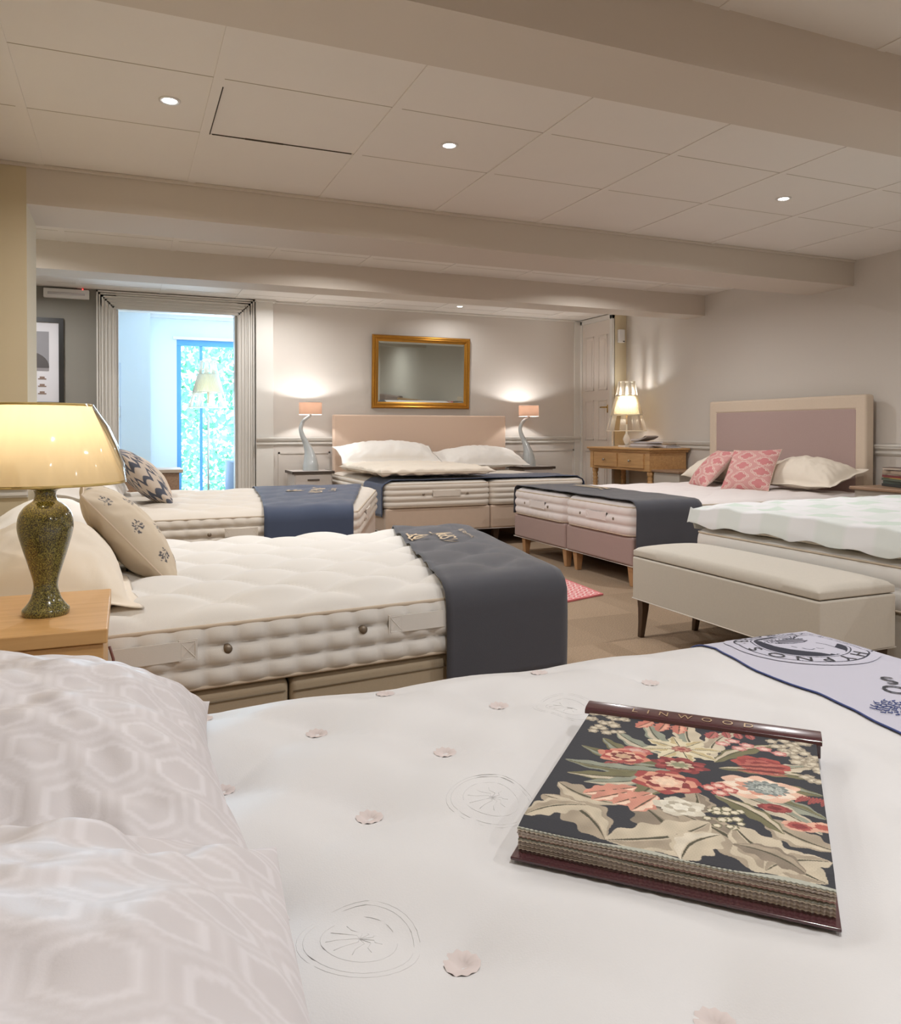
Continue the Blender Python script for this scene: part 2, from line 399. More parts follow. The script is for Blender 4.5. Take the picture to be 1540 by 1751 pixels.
# hedge outside
hv, hf = [], []
rr_ = random.Random(3)
for i in range(9000):
    x = rr_.uniform(-1.5, 6.5); z = rr_.uniform(0.9, 4.6); y = 16.5+.7*nz(x, z, 2, 1.1)+rr_.uniform(-.25, .25)
    s_ = rr_.uniform(.05, .12); a = rr_.uniform(0, 6.28); b_ = rr_.uniform(-.9, .9)
    u = Vector((cos(a)*cos(b_), sin(b_), sin(a)*cos(b_)))*s_; v = u.cross(Vector((rr_.uniform(-1, 1), 1, rr_.uniform(-1, 1)))).normalized()*s_*.5
    c = Vector((x, y, z)); n = len(hv); hv += [tuple(c-u), tuple(c+v), tuple(c+u), tuple(c-v)]; hf.append((n, n+1, n+2, n+3))
for i in range(3500):
    x = rr_.uniform(-1.5, 6.5); z = rr_.uniform(0.0, 1.0); y = 14.6+.4*nz(x, z, 2, 1.1)+rr_.uniform(-.25, .25)
    s_ = rr_.uniform(.04, .09); a = rr_.uniform(0, 6.28); b_ = rr_.uniform(-.9, .9)
    u = Vector((cos(a)*cos(b_), sin(b_), sin(a)*cos(b_)))*s_; v = u.cross(Vector((rr_.uniform(-1, 1), 1, rr_.uniform(-1, 1)))).normalized()*s_*.5
    c = Vector((x, y, z)); n = len(hv); hv += [tuple(c-u), tuple(c+v), tuple(c+u), tuple(c-v)]; hf.append((n, n+1, n+2, n+3))
hedge = add('hedge', hv, hf, mat('hedge_leaf', '7fb59c', .6, var=.3, vscale=2))
tag(hedge, 'leafy green hedge outside, seen through the next room window', 'hedge', kind='stuff')

# ================================================================== SOFT GOODS BUILDERS
def quad_warp(L, Wd, nl, nr, fr_, fl_, org):
    """local rectangle (0..L, 0..Wd) -> local coordinates relative to org, corners given in world"""
    P = [Vector((c[0]-org[0], c[1]-org[1])) for c in (nl, nr, fr_, fl_)]
    def w(x, y):
        u, v = x/L, y/Wd
        p = P[0]*(1-u)*(1-v)+P[1]*u*(1-v)+P[2]*u*v+P[3]*(1-u)*v
        return p.x, p.y
    return w
ident = lambda x, y: (x, y)

def top_fn(L, Wd, A=.02, px=.3, py=.3, ox=0, oy=0, dimple=.6, sig=.06, seed=0., rough=.004):
    def h(x, y):
        u = (x-ox)/px*.5; v = (y-oy)/py*.5
        a, b = u+v, u-v
        s = (abs(sin(pi*a))*abs(sin(pi*b)))
        r = (s**.5)*(1-dimple)
        # distance to the nearest tuft (a, b both whole numbers)
        ia, ib = round(a), round(b)
        tx, ty = ox+(ia+ib)*px, oy+(ia-ib)*py
        d = hypot(x-tx, y-ty)
        r += dimple*(1-math.exp(-d/sig))
        e = min(x, L-x, y, Wd-y); k = max(0., min(1., e/.12))
        return A*r*k + rough*nz(x, y, seed, 3.)*k
    return h

class Mattress: pass
def mattress(label, loc, L, Wd, T, m, warp=ident, r=.07, rows=3, pitch=.09, amp=.01, hf=None, res=.025, group=None, pipe=PIPE, colw=.5, edge=.018):
    hf = hf or (lambda x, y: 0.)
    nx, ny = int(L/res)+1, int(Wd/res)+1
    xs = np.linspace(0, L, nx); ys = np.linspace(0, Wd, ny)
    V = []
    def rnd(x, y):
        cx = min(max(x, r), L-r); cy = min(max(y, r), Wd-r); a, b = x-cx, y-cy
        if a and b:
            k = max(abs(a), abs(b))/hypot(a, b); return cx+a*k, cy+b*k
        return x, y
    for y in ys:
        for x in xs:
            e = min(x, L-x, y, Wd-y)
            X, Y = rnd(x, y); wx, wy = warp(X, Y)
            q = max(0., 1-e/.05)
            V.append((wx, wy, T+hf(x, y)-edge*q*q))
    F = [(j*nx+i, j*nx+i+1, (j+1)*nx+i+1, (j+1)*nx+i) for j in range(ny-1) for i in range(nx-1)]
    # boundary loop, counter-clockwise
    loop = [i for i in range(nx)]+[j*nx+nx-1 for j in range(1, ny)]+[(ny-1)*nx+i for i in range(nx-2, -1, -1)]+[j*nx for j in range(ny-2, 0, -1)]
    n = len(loop); pts = [Vector(V[i][:2]) for i in loop]
    nor = []; s = [0.]
    for k in range(n):
        t = pts[(k+1) % n]-pts[k-1]; nor.append(Vector((t.y, -t.x)).normalized())
        if k: s.append(s[-1]+(pts[k]-pts[k-1]).length)
    K = rows*7
    prev = loop
    zt = [V[i][2] for i in loop]
    for q in range(1, K+1):
        f = q/K; cur = []
        for k in range(n):
            z = zt[k]*(1-f)
            g = abs(sin(pi*f*rows))**.7
            c = (1-colw)+colw*abs(sin(pi*s[k]/pitch))**.8
            o = amp*g*c + .006*sin(pi*f)
            p = pts[k]+nor[k]*o
            cur.append(len(V)); V.append((p.x, p.y, z))
        for k in range(n):
            F.append((prev[k], cur[k], cur[(k+1) % n], prev[(k+1) % n]))
        prev = cur
    F.append(tuple(prev[::-1]))
    o = add('mattress', V, F, m, None, True, loc=loc); tag(o, label, 'mattress', group)
    R = Mattress(); R.o = o; R.loc = Vector(loc); R.L, R.W, R.T, R.warp, R.hf = L, Wd, T, warp, hf; R.m = m
    step = max(1, int(.03/res))
    for (nm, zf, dz) in (('top_piping', 1., -.004), ('bottom_piping', 0., .004)):
        MB().tube([(pts[k].x+nor[k].x*.004, pts[k].y+nor[k].y*.004, zt[k]*zf+dz) for k in range(0, n, step)], .006, 6, True).build(nm, pipe, o, smooth=True)
    return R
def side_fn(R, side):
    """maps (s along the side, d outward, z) to local coordinates; side in near/far/foot/head"""
    def f(s, d, z):
        if side == 'near': p = R.warp(s, 0); q = R.warp(s+.01, 0)
        elif side == 'far': p = R.warp(s, R.W); q = R.warp(s-.01, R.W)
        elif side == 'foot': p = R.warp(R.L, s); q = R.warp(R.L, s+.01)
        else: p = R.warp(0, s); q = R.warp(0, s-.01)
        t = Vector((q[0]-p[0], q[1]-p[1])).normalized(); n = Vector((t.y, -t.x))
        return (p[0]+n.x*d, p[1]+n.y*d, z)
    return f
def vent(R, side, s, z, r=.012):
    f = side_fn(R, side)
    MB().lathe([(r*.2, .025), (r, .024), (r, .0), (r*.5, .0)], seg=16, axis='y', fn=lambda x, y, zz: f(s+x, y, z+zz)).build('air_vent', MATS.get('vent_metal') or vent_mat(), R.o, smooth=True)
def handle(R, side, s0, s1, z, h=.05, m=None):
    f = side_fn(R, side); mb = MB(); n = 10; V = []
    def strip(a, b, za, zb, d0, d1, bulge=0.):
        k0 = len(mb.v)
        for i in range(n+1):
            u = i/n; s = a+(b-a)*u; dd = bulge*sin(pi*u)
            for (d, zz) in ((d0+dd, za), (d1+dd, za), (d1+dd, zb), (d0+dd, zb)): mb.v.append(f(s, d, zz))
        for i in range(n):
            q = k0+i*4
            for k in range(4): mb.f.append((q+k, q+(k+1) % 4, q+4+(k+1) % 4, q+4+k))
        mb.f.append((k0, k0+3, k0+2, k0+1)); q = k0+n*4; mb.f.append((q, q+1, q+2, q+3))
    e = h*1.0
    strip(s0, s1, z-h/2, z+h/2, .012, .022, .006)
    strip(s0, s0+e, z-h*.56, z+h*.56, .012, .0235); strip(s1-e, s1, z-h*.56, z+h*.56, .012, .0235)
    for (a, b) in ((s0+.006, s0+e-.006), (s1-e+.006, s1-.006)):
        for (z0, z1) in ((z-h*.4, z+h*.4), (z+h*.4, z-h*.4)):
            mb.tube([f(a, .024, z0), f(b, .024, z1)], .0012, 5)
        mb.tube([f(a, .024, z-h*.45), f(b, .024, z-h*.45), f(b, .024, z+h*.45), f(a, .024, z+h*.45)], .0012, 5, True)
    mb.build('handle', m or R.m, R.o, bev=0)

def throw(R, label, cat, m, a0, a1, b0, b1, near, far, name='throw', swap=False, group=None, e=.006, n=None, hsc=.6, foot=0., wav=.010, seed=1.):
    """cloth across a mattress. a = along the bed (a0..b0 on the near side, a1..b1 on the far side); hangs `near` and `far`"""
    Wd = R.L if swap else R.W
    c = .05; A = pi/2*c
    total = near+far+(Wd-2*c)+2*A
    nt = int(total/.03)+2; na = int(max(abs(b0-a0), abs(b1-a1))/.03)+2
    hm = max(R.hf(R.L*a/40, R.W*b/30) for a in range(41) for b in range(31))
    def top(x, y): return R.T+R.hf(x, y)*hsc+hm*(1-hsc)+e
    def path(t):
        # returns cross coordinate, outward offset, z drop, v(0..1)
        if t < near: return 0, -.026, -(near-t)-c, 0.
        t -= near
        if t < A: an = t/c; return c*(1-cos(an)), -.026*cos(an), -c*(1-sin(an)), 0.
        t -= A
        if t < Wd-2*c: return c+t, 0., 0., (c+t)/Wd
        t -= Wd-2*c
        if t < A: an = t/c; return Wd-c+c*sin(an), .012*sin(an), -c*(1-cos(an)), 1.
        t -= A
        return Wd, .012, -c-t, 1.
    def place(a, t):
        y, off, dz, v = path(t)
        y2 = y
        hang = max(0., -dz-c)
        o = off + (0 if hang == 0 else (1 if off > 0 else -1)*(.004+wav*hang/.25*(.5+.5*sin(a*11+seed+3*hang))))
        if swap: zz = top(min(max(y2, 0), Wd), a); p = R.warp(min(max(y2, 0), R.L), a); return (p[0]+o, p[1], zz+dz-(.018 if abs(dz) > 0 else .018*max(0, 1-min(y, Wd-y)/.05)**2))
        zz = top(a, min(max(y2, 0), Wd)); p = R.warp(a, y2)
        return (p[0], p[1]+o, zz+dz)
    V = []
    for j in range(nt):
        t = total*j/(nt-1); yv = path(t)
        v = min(1., max(0., (t-near)/(total-near-far)))
        for i in range(na):
            u = i/(na-1); a = (a0+(a1-a0)*v)*(1-u)+(b0+(b1-b0)*v)*u
            a += .008*nz(t*4, seed, 3.)*(1-2*abs(u-.5)) + .008*nz(t*3, seed+5., 1.)*(1 if u in (0, 1) else 0)
            p = place(a, t)
            V.append((p[0], p[1], p[2]+.005*(nz(a*5, t*5, seed)+.6)+.003*abs(nz(a*9+t*3, t*2, seed+3))))
    F = [(j*na+i, j*na+i+1, (j+1)*na+i+1, (j+1)*na+i) for j in range(nt-1) for i in range(na-1)]
    o = add(name, V, F, m, None, True, loc=R.loc); tag(o, label, cat, group)
    sd = o.modifiers.new('thick', 'SOLIDIFY'); sd.thickness = .005; sd.offset = 1.0
    # hem piping
    def edge(i0): return [V[j*na+i0] for j in range(nt)]
    R.place_t = lambda x, y, up_=.0: (lambda p: (p[0], p[1], R.T+R.hf(x, y)*hsc+hm*(1-hsc)+e+.017+up_))(R.warp(x, y))
    return o
def lettering(R, parent, name, body, m, cx, cy, size, ang=0., thick=.0, spacing=1., sx=1., sy=1., upz=.0, fn=None, extra=None, shear=0.):
    v, f = text_mesh(body, size, spacing, shear=shear) if body else ([], [])
    if extra:
        for (ev, ef) in extra:
            n = len(v); v += ev; f += [tuple(n+i for i in q) for q in ef]
    ca, sa = cos(ang), sin(ang); fn = fn or R.place_t; out = []
    for p in v:
        x, y = p[0]*sx, p[1]*sy
        out.append(fn(cx+x*ca-y*sa, cy+x*sa+y*ca, upz))
    return add(name, out, f, m, parent)
def strokes(lines, w=.004):
    """list of polylines -> list of (verts, faces) ribbons in 2D"""
    out = []
    for ln in lines:
        V = []; F = []
        for i, p in enumerate(ln):
            a = Vector(ln[max(0, i-1)]); b = Vector(ln[min(len(ln)-1, i+1)]); t = (b-a).normalized(); n = Vector((-t.y, t.x))
            ww = w*(.4+.6*sin(pi*(i+.5)/len(ln)))
            V += [(p[0]+n.x*ww, p[1]+n.y*ww, 0), (p[0]-n.x*ww, p[1]-n.y*ww, 0)]
        F = [(2*i+1, 2*i, 2*i+2, 2*i+3)[::-1] for i in range(len(ln)-1)]
        out.append((V, F))
    return out

def cushion(name, label, cat, loc, rot, w, h, t, m, n=44, pinch=.06, bot=.5, flange=0., wr=.006, seed=0., col=None, group=None, post=None, pw=.5, seam=None, parent=None, wsc=3.):
    V = []; C = []
    idx = {}
    F = []
    fu, fv = (2*flange/w, 2*flange/h)
    nx = n; ny = max(8, int(n*h/w))
    def prof(u, v):
        a = max(0., 1-(abs(u)/(1-fu))**2) if abs(u) < 1-fu else 0.; b = max(0., 1-(abs(v)/(1-fv))**2) if abs(v) < 1-fv else 0.
        return (a*b)**pw
    for side in (1, -1):
        for j in range(ny+1):
            v = -cos(pi*j/ny) if not flange else -1+2*j/ny
            for i in range(nx+1):
                u = -cos(pi*i/nx) if not flange else -1+2*i/nx
                b = (i in (0, nx) or j in (0, ny))
                if side == -1 and b: idx[(side, i, j)] = idx[(1, i, j)]; continue
                x = w/2*u*(1-pinch*(1-v**2)**1.0*abs(u)**3) ; y = h/2*v*(1-pinch*(1-u**2)**1.0*abs(v)**3)
                f = prof(u, v)
                wob = wr*(nz(x*4, y*4, seed, wsc)+.5*nz(x*9, y*9, seed+4, wsc))
                cr = wr*1.2*abs(u*v)**1.5*sin(atan2(v, u)*26+seed)
                z = (t/2*f*(1 if side == 1 else bot)*2/(1+bot) + (wob+cr)*min(1, f*3))*side
                if flange: z += side*.0025; 
                if b: z = 0
                if flange and f == 0 : z += .4*wr*sin(u*9+seed*2)*abs(v)**4+ .4*wr*sin(v*8+seed)*abs(u)**4
                p = (x, y, z)
                idx[(side, i, j)] = len(V); V.append(post(*p) if post else p)
                if col: C.append(col((x/w+.5), (y/h+.5), side))
    for side in (1, -1):
        for j in range(ny):
            for i in range(nx):
                q = (idx[(side, i, j)], idx[(side, i+1, j)], idx[(side, i+1, j+1)], idx[(side, i, j+1)])
                F.append(q if side == 1 else q[::-1])
    o = add(name, V, F, m, parent, True, loc=loc, rot=rot, cols=(np.array(C) if col else None))
    if label: tag(o, label, cat, group)
    if seam:
        per = [V[idx[(1, i, 0)]] for i in range(nx)]+[V[idx[(1, nx, j)]] for j in range(ny)]+[V[idx[(1, i, ny)]] for i in range(nx, 0, -1)]+[V[idx[(1, 0, j)]] for j in range(ny, 0, -1)]
        MB().tube(per[::2], .003, 6, True).build('piping', seam, o, smooth=True)
    return o

def divan(label, loc, L, Wd, z0, z1, m, warp=ident, splits=(), legs=None, legm=None, legh=.0, head=None, seam=None, piping=None):
    """upholstered base; splits = ranges (x0,x1,y0,y1) of its sections in local coordinates"""
    t = thing('divan_bed_base', label, 'bed base', loc)
    def fn(x, y, z):
        p = warp(x, y); return (p[0], p[1], z)
    for (a, b, c, d) in splits:
        o = MB().box(a+.002, b-.002, c+.002, d-.002, z0, z1, fn).build('base_section', m, t); bevel(o, .022, 4)
        if seam:
            mb = MB(); mb.tube([fn(a+.012, c-.001, z1-.035), fn(b-.012, c-.001, z1-.030)], .0022, 5); mb.build('seam', seam, o, smooth=True)
        if piping:
            mb = MB(); mb.tube([fn(a, c, z0+.002), fn(b, c, z0+.002), fn(b, d, z0+.002), fn(a, d, z0+.002)], .004, 6, True); mb.build('bottom_piping', piping, o, smooth=True)
    for (x, y) in (legs or ()):
        p = warp(x, y)
        mb = MB(); n = len(mb.v)
        for (r, z) in ((.020, 0.), (.033, z0+.01)):
            mb.v += [(p[0]-r, p[1]-r, z), (p[0]+r, p[1]-r, z), (p[0]+r, p[1]+r, z), (p[0]-r, p[1]+r, z)]
        mb.f += [(3, 2, 1, 0), (4, 5, 6, 7), (0, 1, 5, 4), (1, 2, 6, 5), (2, 3, 7, 6), (3, 0, 4, 7)]
        mb.build('leg', legm, t, bev=.004)
    return t

def downlight(x, y, z=ZC):
    t = thing('ceiling_downlight', DL.get((x, y), 'small round recessed ceiling downlight'), 'downlight', (x, y, z), group='recessed ceiling downlights')
    MB().lathe([(.030, .004), (.046, .002), (.046, -.004), (.032, -.005), (.030, .004)], seg=28, cap=False).build('bezel', WHITEP, t, smooth=True)
    MB().lathe([(.031, -.002), (.0305, -.003), (.001, -.003)], seg=24).build('lamp', LED, t)
    l = light('downlight_beam', 'AREA', (x, y, z-.012), P_DOWN*((.9 if x < 2 else .3) if y > 8 else 1), WARM, .06, spread=radians(165))
    return t
LED = mat('led_glow', 'ffffff', .5, emit=(1, .97, .93), estr=25.)
DL = {(.187, 3.68): 'recessed ceiling downlight in the front bay, leftmost of three in a row',
      (1.541, 3.70): 'recessed ceiling downlight in the front bay, middle of three in a row',
      (3.841, 3.73): 'recessed ceiling downlight in the front bay, rightmost of three in a row',
      (1.53, 8.12): 'small far ceiling downlight near the tall doorway',
      (3.64, 8.42): 'small far ceiling downlight above the gilt mirror'}
# lights that the picture shows
for (x, y) in DL: downlight(x, y)
# fill downlights added out of view, between the beams and around the camera
DL_FILL = {(-.95, 6.0): 'added fill downlight at the left end between the far beams', (-.95, 8.0): 'added fill downlight over the black framed print', (.75, .55): 'added fill downlight above the foreground bed', (1.6, 6.0): 'added fill downlight between the two far beams, left one', (4.2, 6.0): 'added fill downlight between the two far beams, right one',
       (2.4, .9): 'added fill downlight above the upholstered bench end of the room',
       (4.9, .9): 'added fill downlight near the right wall in the camera bay', (1.6, -1.4): 'added fill downlight behind the camera, left one', (3.8, -1.4): 'added fill downlight behind the camera, right one'}
DL.update(DL_FILL)
for (x, y) in DL_FILL: downlight(x, y)

# ================================================================== BED A, foreground
BOOKPOS = (.670, .811, -radians(45.2))
AX0, AX1, AY0, AY1, AT = -.43, 1.575, -.06, 1.455, .24
hfA = top_fn(2.005, 1.515, A=.036, px=.165, py=.148, ox=.285-AX0, oy=.95-AY0, dimple=.75, sig=.075, seed=3., rough=.003)
BX, BY, BA = BOOKPOS
hfA0 = hfA
def hfA(x, y):
    k = max(0., min(1., (x+AX0-1.0)/.16)); k = k*k*(3-2*k); e = min(x, 2.005-x, y, 1.515-y); q = max(0., min(1., e/.12))
    ddx, ddy = x+AX0-BX, y+AY0-BY; a_ = abs(ddx*cos(BA)+ddy*sin(BA)); b_ = abs(-ddx*sin(BA)+ddy*cos(BA))
    k2 = max(0., min(1., (.235-a_)/.07))*max(0., min(1., (.285-b_)/.07)); k2 = k2*k2*(3-2*k2)
    return (hfA0(x, y)*(1-.92*k)+.020*k*q)*(1-k2)+.014*k2
MA = mattress('large white tufted mattress filling the foreground, with pale pink felt tufts', (AX0, AY0, .36), 2.005, 1.515, AT, TICKA, r=.07, rows=2, pitch=.1, amp=.006, hf=hfA, res=.0165, pipe=PIPEW)
def A_pt(x, y, upz=0.):     # world x, y -> mattress local point on the top surface
    lx, ly = x-AX0, y-AY0
    e = min(lx, 2.005-lx, ly, 1.515-ly); q = max(0., 1-e/.05)
    return (lx, ly, AT+hfA(lx, ly)-.018*q*q+upz)
ox, oy = .285, .95
for ia in range(-8, 14):
    for ib in range(-8, 14):
        tx, ty = ox+(ia+ib)*.165, oy+(ia-ib)*.148
        if not (.08 < tx < 1.50 and .35 < ty < 1.40): continue
        if (tx > .95 and ty > 1.0) or (tx > 1.1 and ty > .65): continue
        ddx, ddy = tx-.705, ty-.842; ca_, sa_ = cos(radians(40.5)), sin(radians(40.5))
        if abs(ddx*ca_-ddy*sa_) < .20 and abs(ddx*sa_+ddy*ca_) < .27: continue
        V = []; F = []; px_, py_, pz_ = A_pt(tx, ty, .0)
        seg = 22
        V.append((px_, py_, pz_+.002))
        for (rr, zz) in ((.006, .003), (.012, .0035), (.0175, .0015)):
            for k in range(seg):
                a = 2*pi*k/seg; jr = rr*(1+.05*sin(k*9.1)); V.append((px_+jr*cos(a), py_+jr*sin(a), pz_+zz+(.0008 if k % 2 else -.0004)+ (hfA(px_+jr*cos(a), py_+jr*sin(a))-hfA(px_, py_))*.9))
        for k in range(seg): F.append((0, 1+k, 1+(k+1) % seg))
        for q in range(2):
            for k in range(seg): F.append((1+q*seg+k, 1+(q+1)*seg+k, 1+(q+1)*seg+(k+1) % seg, 1+q*seg+(k+1) % seg))
        add('tuft', V, F, FELT, MA.o, True)
# damask emblems woven tone on tone between the tufts: fine raised outlines
for (ex, ey) in ((.433, .90), (.20, .70), (.70, 1.155), (.78, .42)):
    ls = []
    for rr in (.058, .052, .036): ls.append([(ex+rr*cos(a*pi/16), ey+rr*sin(a*pi/16)*.95) for a in range(33)])
    for k in range(9):
        a = k*.7+ex; ls.append([(ex+.03*cos(a)*s_+.006*sin(6*s_), ey+.026*sin(a)*s_) for s_ in (0, .3, .6, .9)])
    mb = MB()
    for l_ in ls: mb.tube([A_pt(x, y, -.0001) for x, y in l_], .00045, 4)
    mb.build('woven_emblem', TICKA, MA.o, smooth=True)
# printed foot panel with blue edging
CUR = [(1.205, 1.50), (1.207, 1.404), (1.175, 1.29), (1.150, 1.18), (1.150, 1.096), (1.156, 1.038), (1.142, .962), (1.126, .892), (1.122, .80), (1.13, .6), (1.15, .3), (1.17, -.1)]
def cur_x(y):
    for (a, b) in zip(CUR[:-1], CUR[1:]):
        if b[1] <= y <= a[1]:
            t = (a[1]-y)/(a[1]-b[1]); t = t*t*(3-2*t)*.5+t*.5; return a[0]*(1-t)+b[0]*t
    return 1.15
V = []; ny_ = 110; nx_ = 30
for j in range(ny_):
    y = AY0+.012+(1.491)*j/(ny_-1); xa = cur_x(y)
    for i in range(nx_):
        x = xa+(1.562-xa)*i/(nx_-1)
        cx, cy = min(x, AX1-.07), min(y, AY1-.07); a, b = x-cx, y-cy
        xx, yy = x, y
        if a > 0 and b > 0: k = max(a, b)/hypot(a, b); xx, yy = cx+a*k, cy+b*k
        V.append(A_pt(xx, yy, .0035))
F = [(j*nx_+i, j*nx_+i+1, (j+1)*nx_+i+1, (j+1)*nx_+i) for j in range(ny_-1) for i in range(nx_-1)]
fp = add('printed_foot_panel', V, F, PRINTP, MA.o, True); fp['label'] = 'pale lavender printed foot panel with a navy emblem'
MB().tube([A_pt(cur_x(AY0+.012+1.491*j/199.), AY0+.012+1.491*j/199., .0035) for j in range(200)], .0017, 6).build('blue_edging', BLUEI, fp, smooth=True)
EC = (1.378, 1.287); ER = .138; EA = -radians(32)
def em(u, v, upz=.0055):
    x = u*ER; y = v*ER; return A_pt(EC[0]+x*cos(EA)-y*sin(EA), EC[1]+x*sin(EA)+y*cos(EA), upz)
NE = 300
eu, ev = np.meshgrid(np.linspace(-1.16, 1.16, NE), np.linspace(-1.16, 1.16, NE)); eV = ev/.97
er = np.hypot(eu, eV); eimg = np.zeros((NE, NE, 3)); eimg[:] = lin('b3b2bf')
def pin(P):
    m = np.zeros(eu.shape, bool); k = len(P)
    for i_ in range(k):
        (xa, ya), (xb, yb) = P[i_], P[(i_+1) % k]
        m ^= ((ya > eV) != (yb > eV)) & (eu < (xb-xa)*(eV-ya)/((yb-ya) or 1e-9)+xa)
    return m
def stroke(P, w):
    m = np.zeros(eu.shape, bool)
    for (xa, ya), (xb, yb) in zip(P[:-1], P[1:]):
        L2 = max(1e-9, (xb-xa)**2+(yb-ya)**2); t_ = np.clip(((eu-xa)*(xb-xa)+(eV-ya)*(yb-ya))/L2, 0, 1)
        m |= np.hypot(eu-xa-t_*(xb-xa), eV-ya-t_*(yb-ya)) < w
    return m
DK, LT = lin('232534'), lin('b3b2bf')
eimg[(er > .975) & (er < 1.005)] = DK; eimg[(er > .725) & (er < .745)] = DK
eimg[er < .69] = DK
head = [(-.60, .22), (-.56, .02), (-.42, -.18), (-.22, -.33), (.0, -.42), (.18, -.47), (.30, -.55), (.33, -.50), (.39, -.56), (.41, -.50), (.48, -.53), (.56, -.42), (.60, -.30), (.55, -.20), (.50, -.10), (.30, .22), (.20, .38), (.42, .52), (.30, .60), (.05, .58), (-.10, .45), (-.35, .42)]
hm = pin(head) & (er < .70); eimg[hm] = LT
sc1 = pin([(.30, .22), (.20, .38), (.10, .60), (.40, .62), (.70, .40), (.80, .10), (.62, .16), (.50, -.10)]); eimg[sc1] = LT
# helmet shading and curls
for a_ in np.linspace(0, 1, 9): eimg[stroke([(-.40+.5*a_, .05+.22*a_), (-.36+.5*a_, .34+.05*a_)], .010) & (er < .72)] = lin('75747f')
eimg[pin([(-.30, .0), (-.05, .08), (.16, .22), (.12, .34), (-.12, .26), (-.34, .14)])] = lin('6c6b76')
eimg[stroke([(-.36, -.02), (-.10, .02), (.10, .14), (.18, .26)], .014)] = DK; eimg[stroke([(-.34, .16), (-.10, .28), (.12, .36)], .014)] = DK
for k in range(16):
    a_ = k*1.3; c_ = (-.50+.055*(k % 4), .02+.085*(k//4)); eimg[stroke([(c_[0]+.032*cos(a_+q), c_[1]+.032*sin(a_+q)) for q in (0, .9, 1.8, 2.7, 3.6)], .009)] = DK
eimg[stroke([(-.02, -.24), (.03, -.30), (.10, -.31), (.15, -.27)], .012)] = DK; eimg[stroke([(-.16, -.16), (-.10, -.22)], .010)] = DK; eimg[stroke([(.20, -.20), (.25, -.24), (.30, -.22)], .009)] = DK
eimg[stroke([(.28, .12), (.40, .04), (.50, -.12), (.56, -.22)], .011)] = DK
# wing
wing = [(-.16, .30), (-.26, .52), (-.32, .80), (-.16, 1.02), (.04, 1.02), (.14, .86), (.12, .60), (.02, .40)]
eimg[pin(wing)] = LT; eimg[stroke(wing+wing[:1], .014)] = DK
for k in range(5): eimg[stroke([(-.13+.03*k, .34), (-.22+.075*k, .62), (-.24+.07*k, .98-.02*abs(k-2))], .010)] = DK
for k in range(3): eimg[stroke([(-.25+.03*k, .56+.14*k), (.0, .60+.13*k), (.12-.01*k, .58+.14*k)], .009)] = DK
# scroll ribbon round the upper right
scr_ = [(.12, 1.02), (.34, 1.0), (.60, .90), (.84, .66), (1.02, .38), (1.13, .10), (1.05, -.06), (.94, .02), (.88, .26), (.70, .54), (.46, .74), (.26, .84), (.14, .86)]
eimg[pin(scr_)] = LT; eimg[stroke(scr_+scr_[:1], .014)] = DK
for k in range(9):
    a_ = radians(74-k*9); c_ = (.94*cos(a_)+.01, .92*sin(a_)); eimg[stroke([(c_[0]+.035*cos(q+k), c_[1]+.035*sin(q+k)) for q in (0, 1.1, 2.2, 3.3, 4.4)], .009)] = DK
for k in range(3): eimg[stroke([(.30+.27*k, 1.0-.16*k*k*.9), (.24+.24*k, .82-.14*k*k*.8)], .009)] = DK
eV3 = [em(a, b, .0050) for a, b in zip(eu.ravel(), ev.ravel())]
ei = np.arange(NE*NE).reshape(NE, NE); keep = (er[:-1, :-1] < 1.15)
eF = np.stack([ei[:-1, :-1][keep], ei[:-1, 1:][keep], ei[1:, 1:][keep], ei[1:, :-1][keep]], 1)
used = np.unique(eF); rem = np.zeros(NE*NE, int); rem[used] = np.arange(len(used))
add('emblem', [eV3[q] for q in used], rem[eF].tolist(), VC, fp, True, cols=eimg.reshape(-1, 3)[used])
LV = []; LF = []
def arc_letter(ch, deg, size=.30, rr=.86):
    v, f = text_mesh(ch, size); a = radians(deg); n = len(LV)
    for p in v:
        x, y = p[0]*1.15, p[1]
        # tops outward, reading clockwise
        r_ = rr+y; LV.append(em(r_*cos(a)+x*sin(a), (r_*sin(a)-x*cos(a))*.97, .0062))
    for q in f: LF.append(tuple(n+i for i in q))
for ch, dg in (('H', -32), ('Y', -56), ('P', -78), ('N', -100), ('O', -126), ('S', -151), ('·', -173), ('B', 168), ('E', 148), ('D', 128), ('S', 108)): arc_letter(ch, dg)
add('emblem_lettering', LV, LF, INKB, fp)
LV = []; LF = []
def panel_text(ch, x, y, size, ang):
    v, f = text_mesh(ch, size); n = len(LV); ca, sa = cos(ang), sin(ang)
    for p in v: LV.append(A_pt(x+p[0]*ca-p[1]*sa, y+p[0]*sa+p[1]*ca, .0055))
    for q in f: LF.append(tuple(n+i for i in q))
panel_text('S', 1.335, 1.035, .06, radians(150)); panel_text('O', 1.300, .995, .06, radians(140))
add('panel_lettering', LV, LF, INKB, fp)
mb = MB()
for k in range(46):
    a = k*2.4; r_ = .006*sqrt(k); x, y = 1.215+r_*cos(a)*1.1, .925+r_*sin(a)*.9
    mb.tube([A_pt(x+.006*cos(a+q), y+.006*sin(a+q), .0055) for q in (0, 1.4, 2.8)], .0009, 4)
mb.build('blue_crest', BLUEI, fp, smooth=True)

divan('cream upholstered bed base under the large white foreground mattress', (AX0, AY0, 0), 2.005, 1.515, .03, .36, LINEN, splits=((0, 1.0, 0, 1.515), (1.0, 2.005, 0, 1.515)), piping=PIPE)

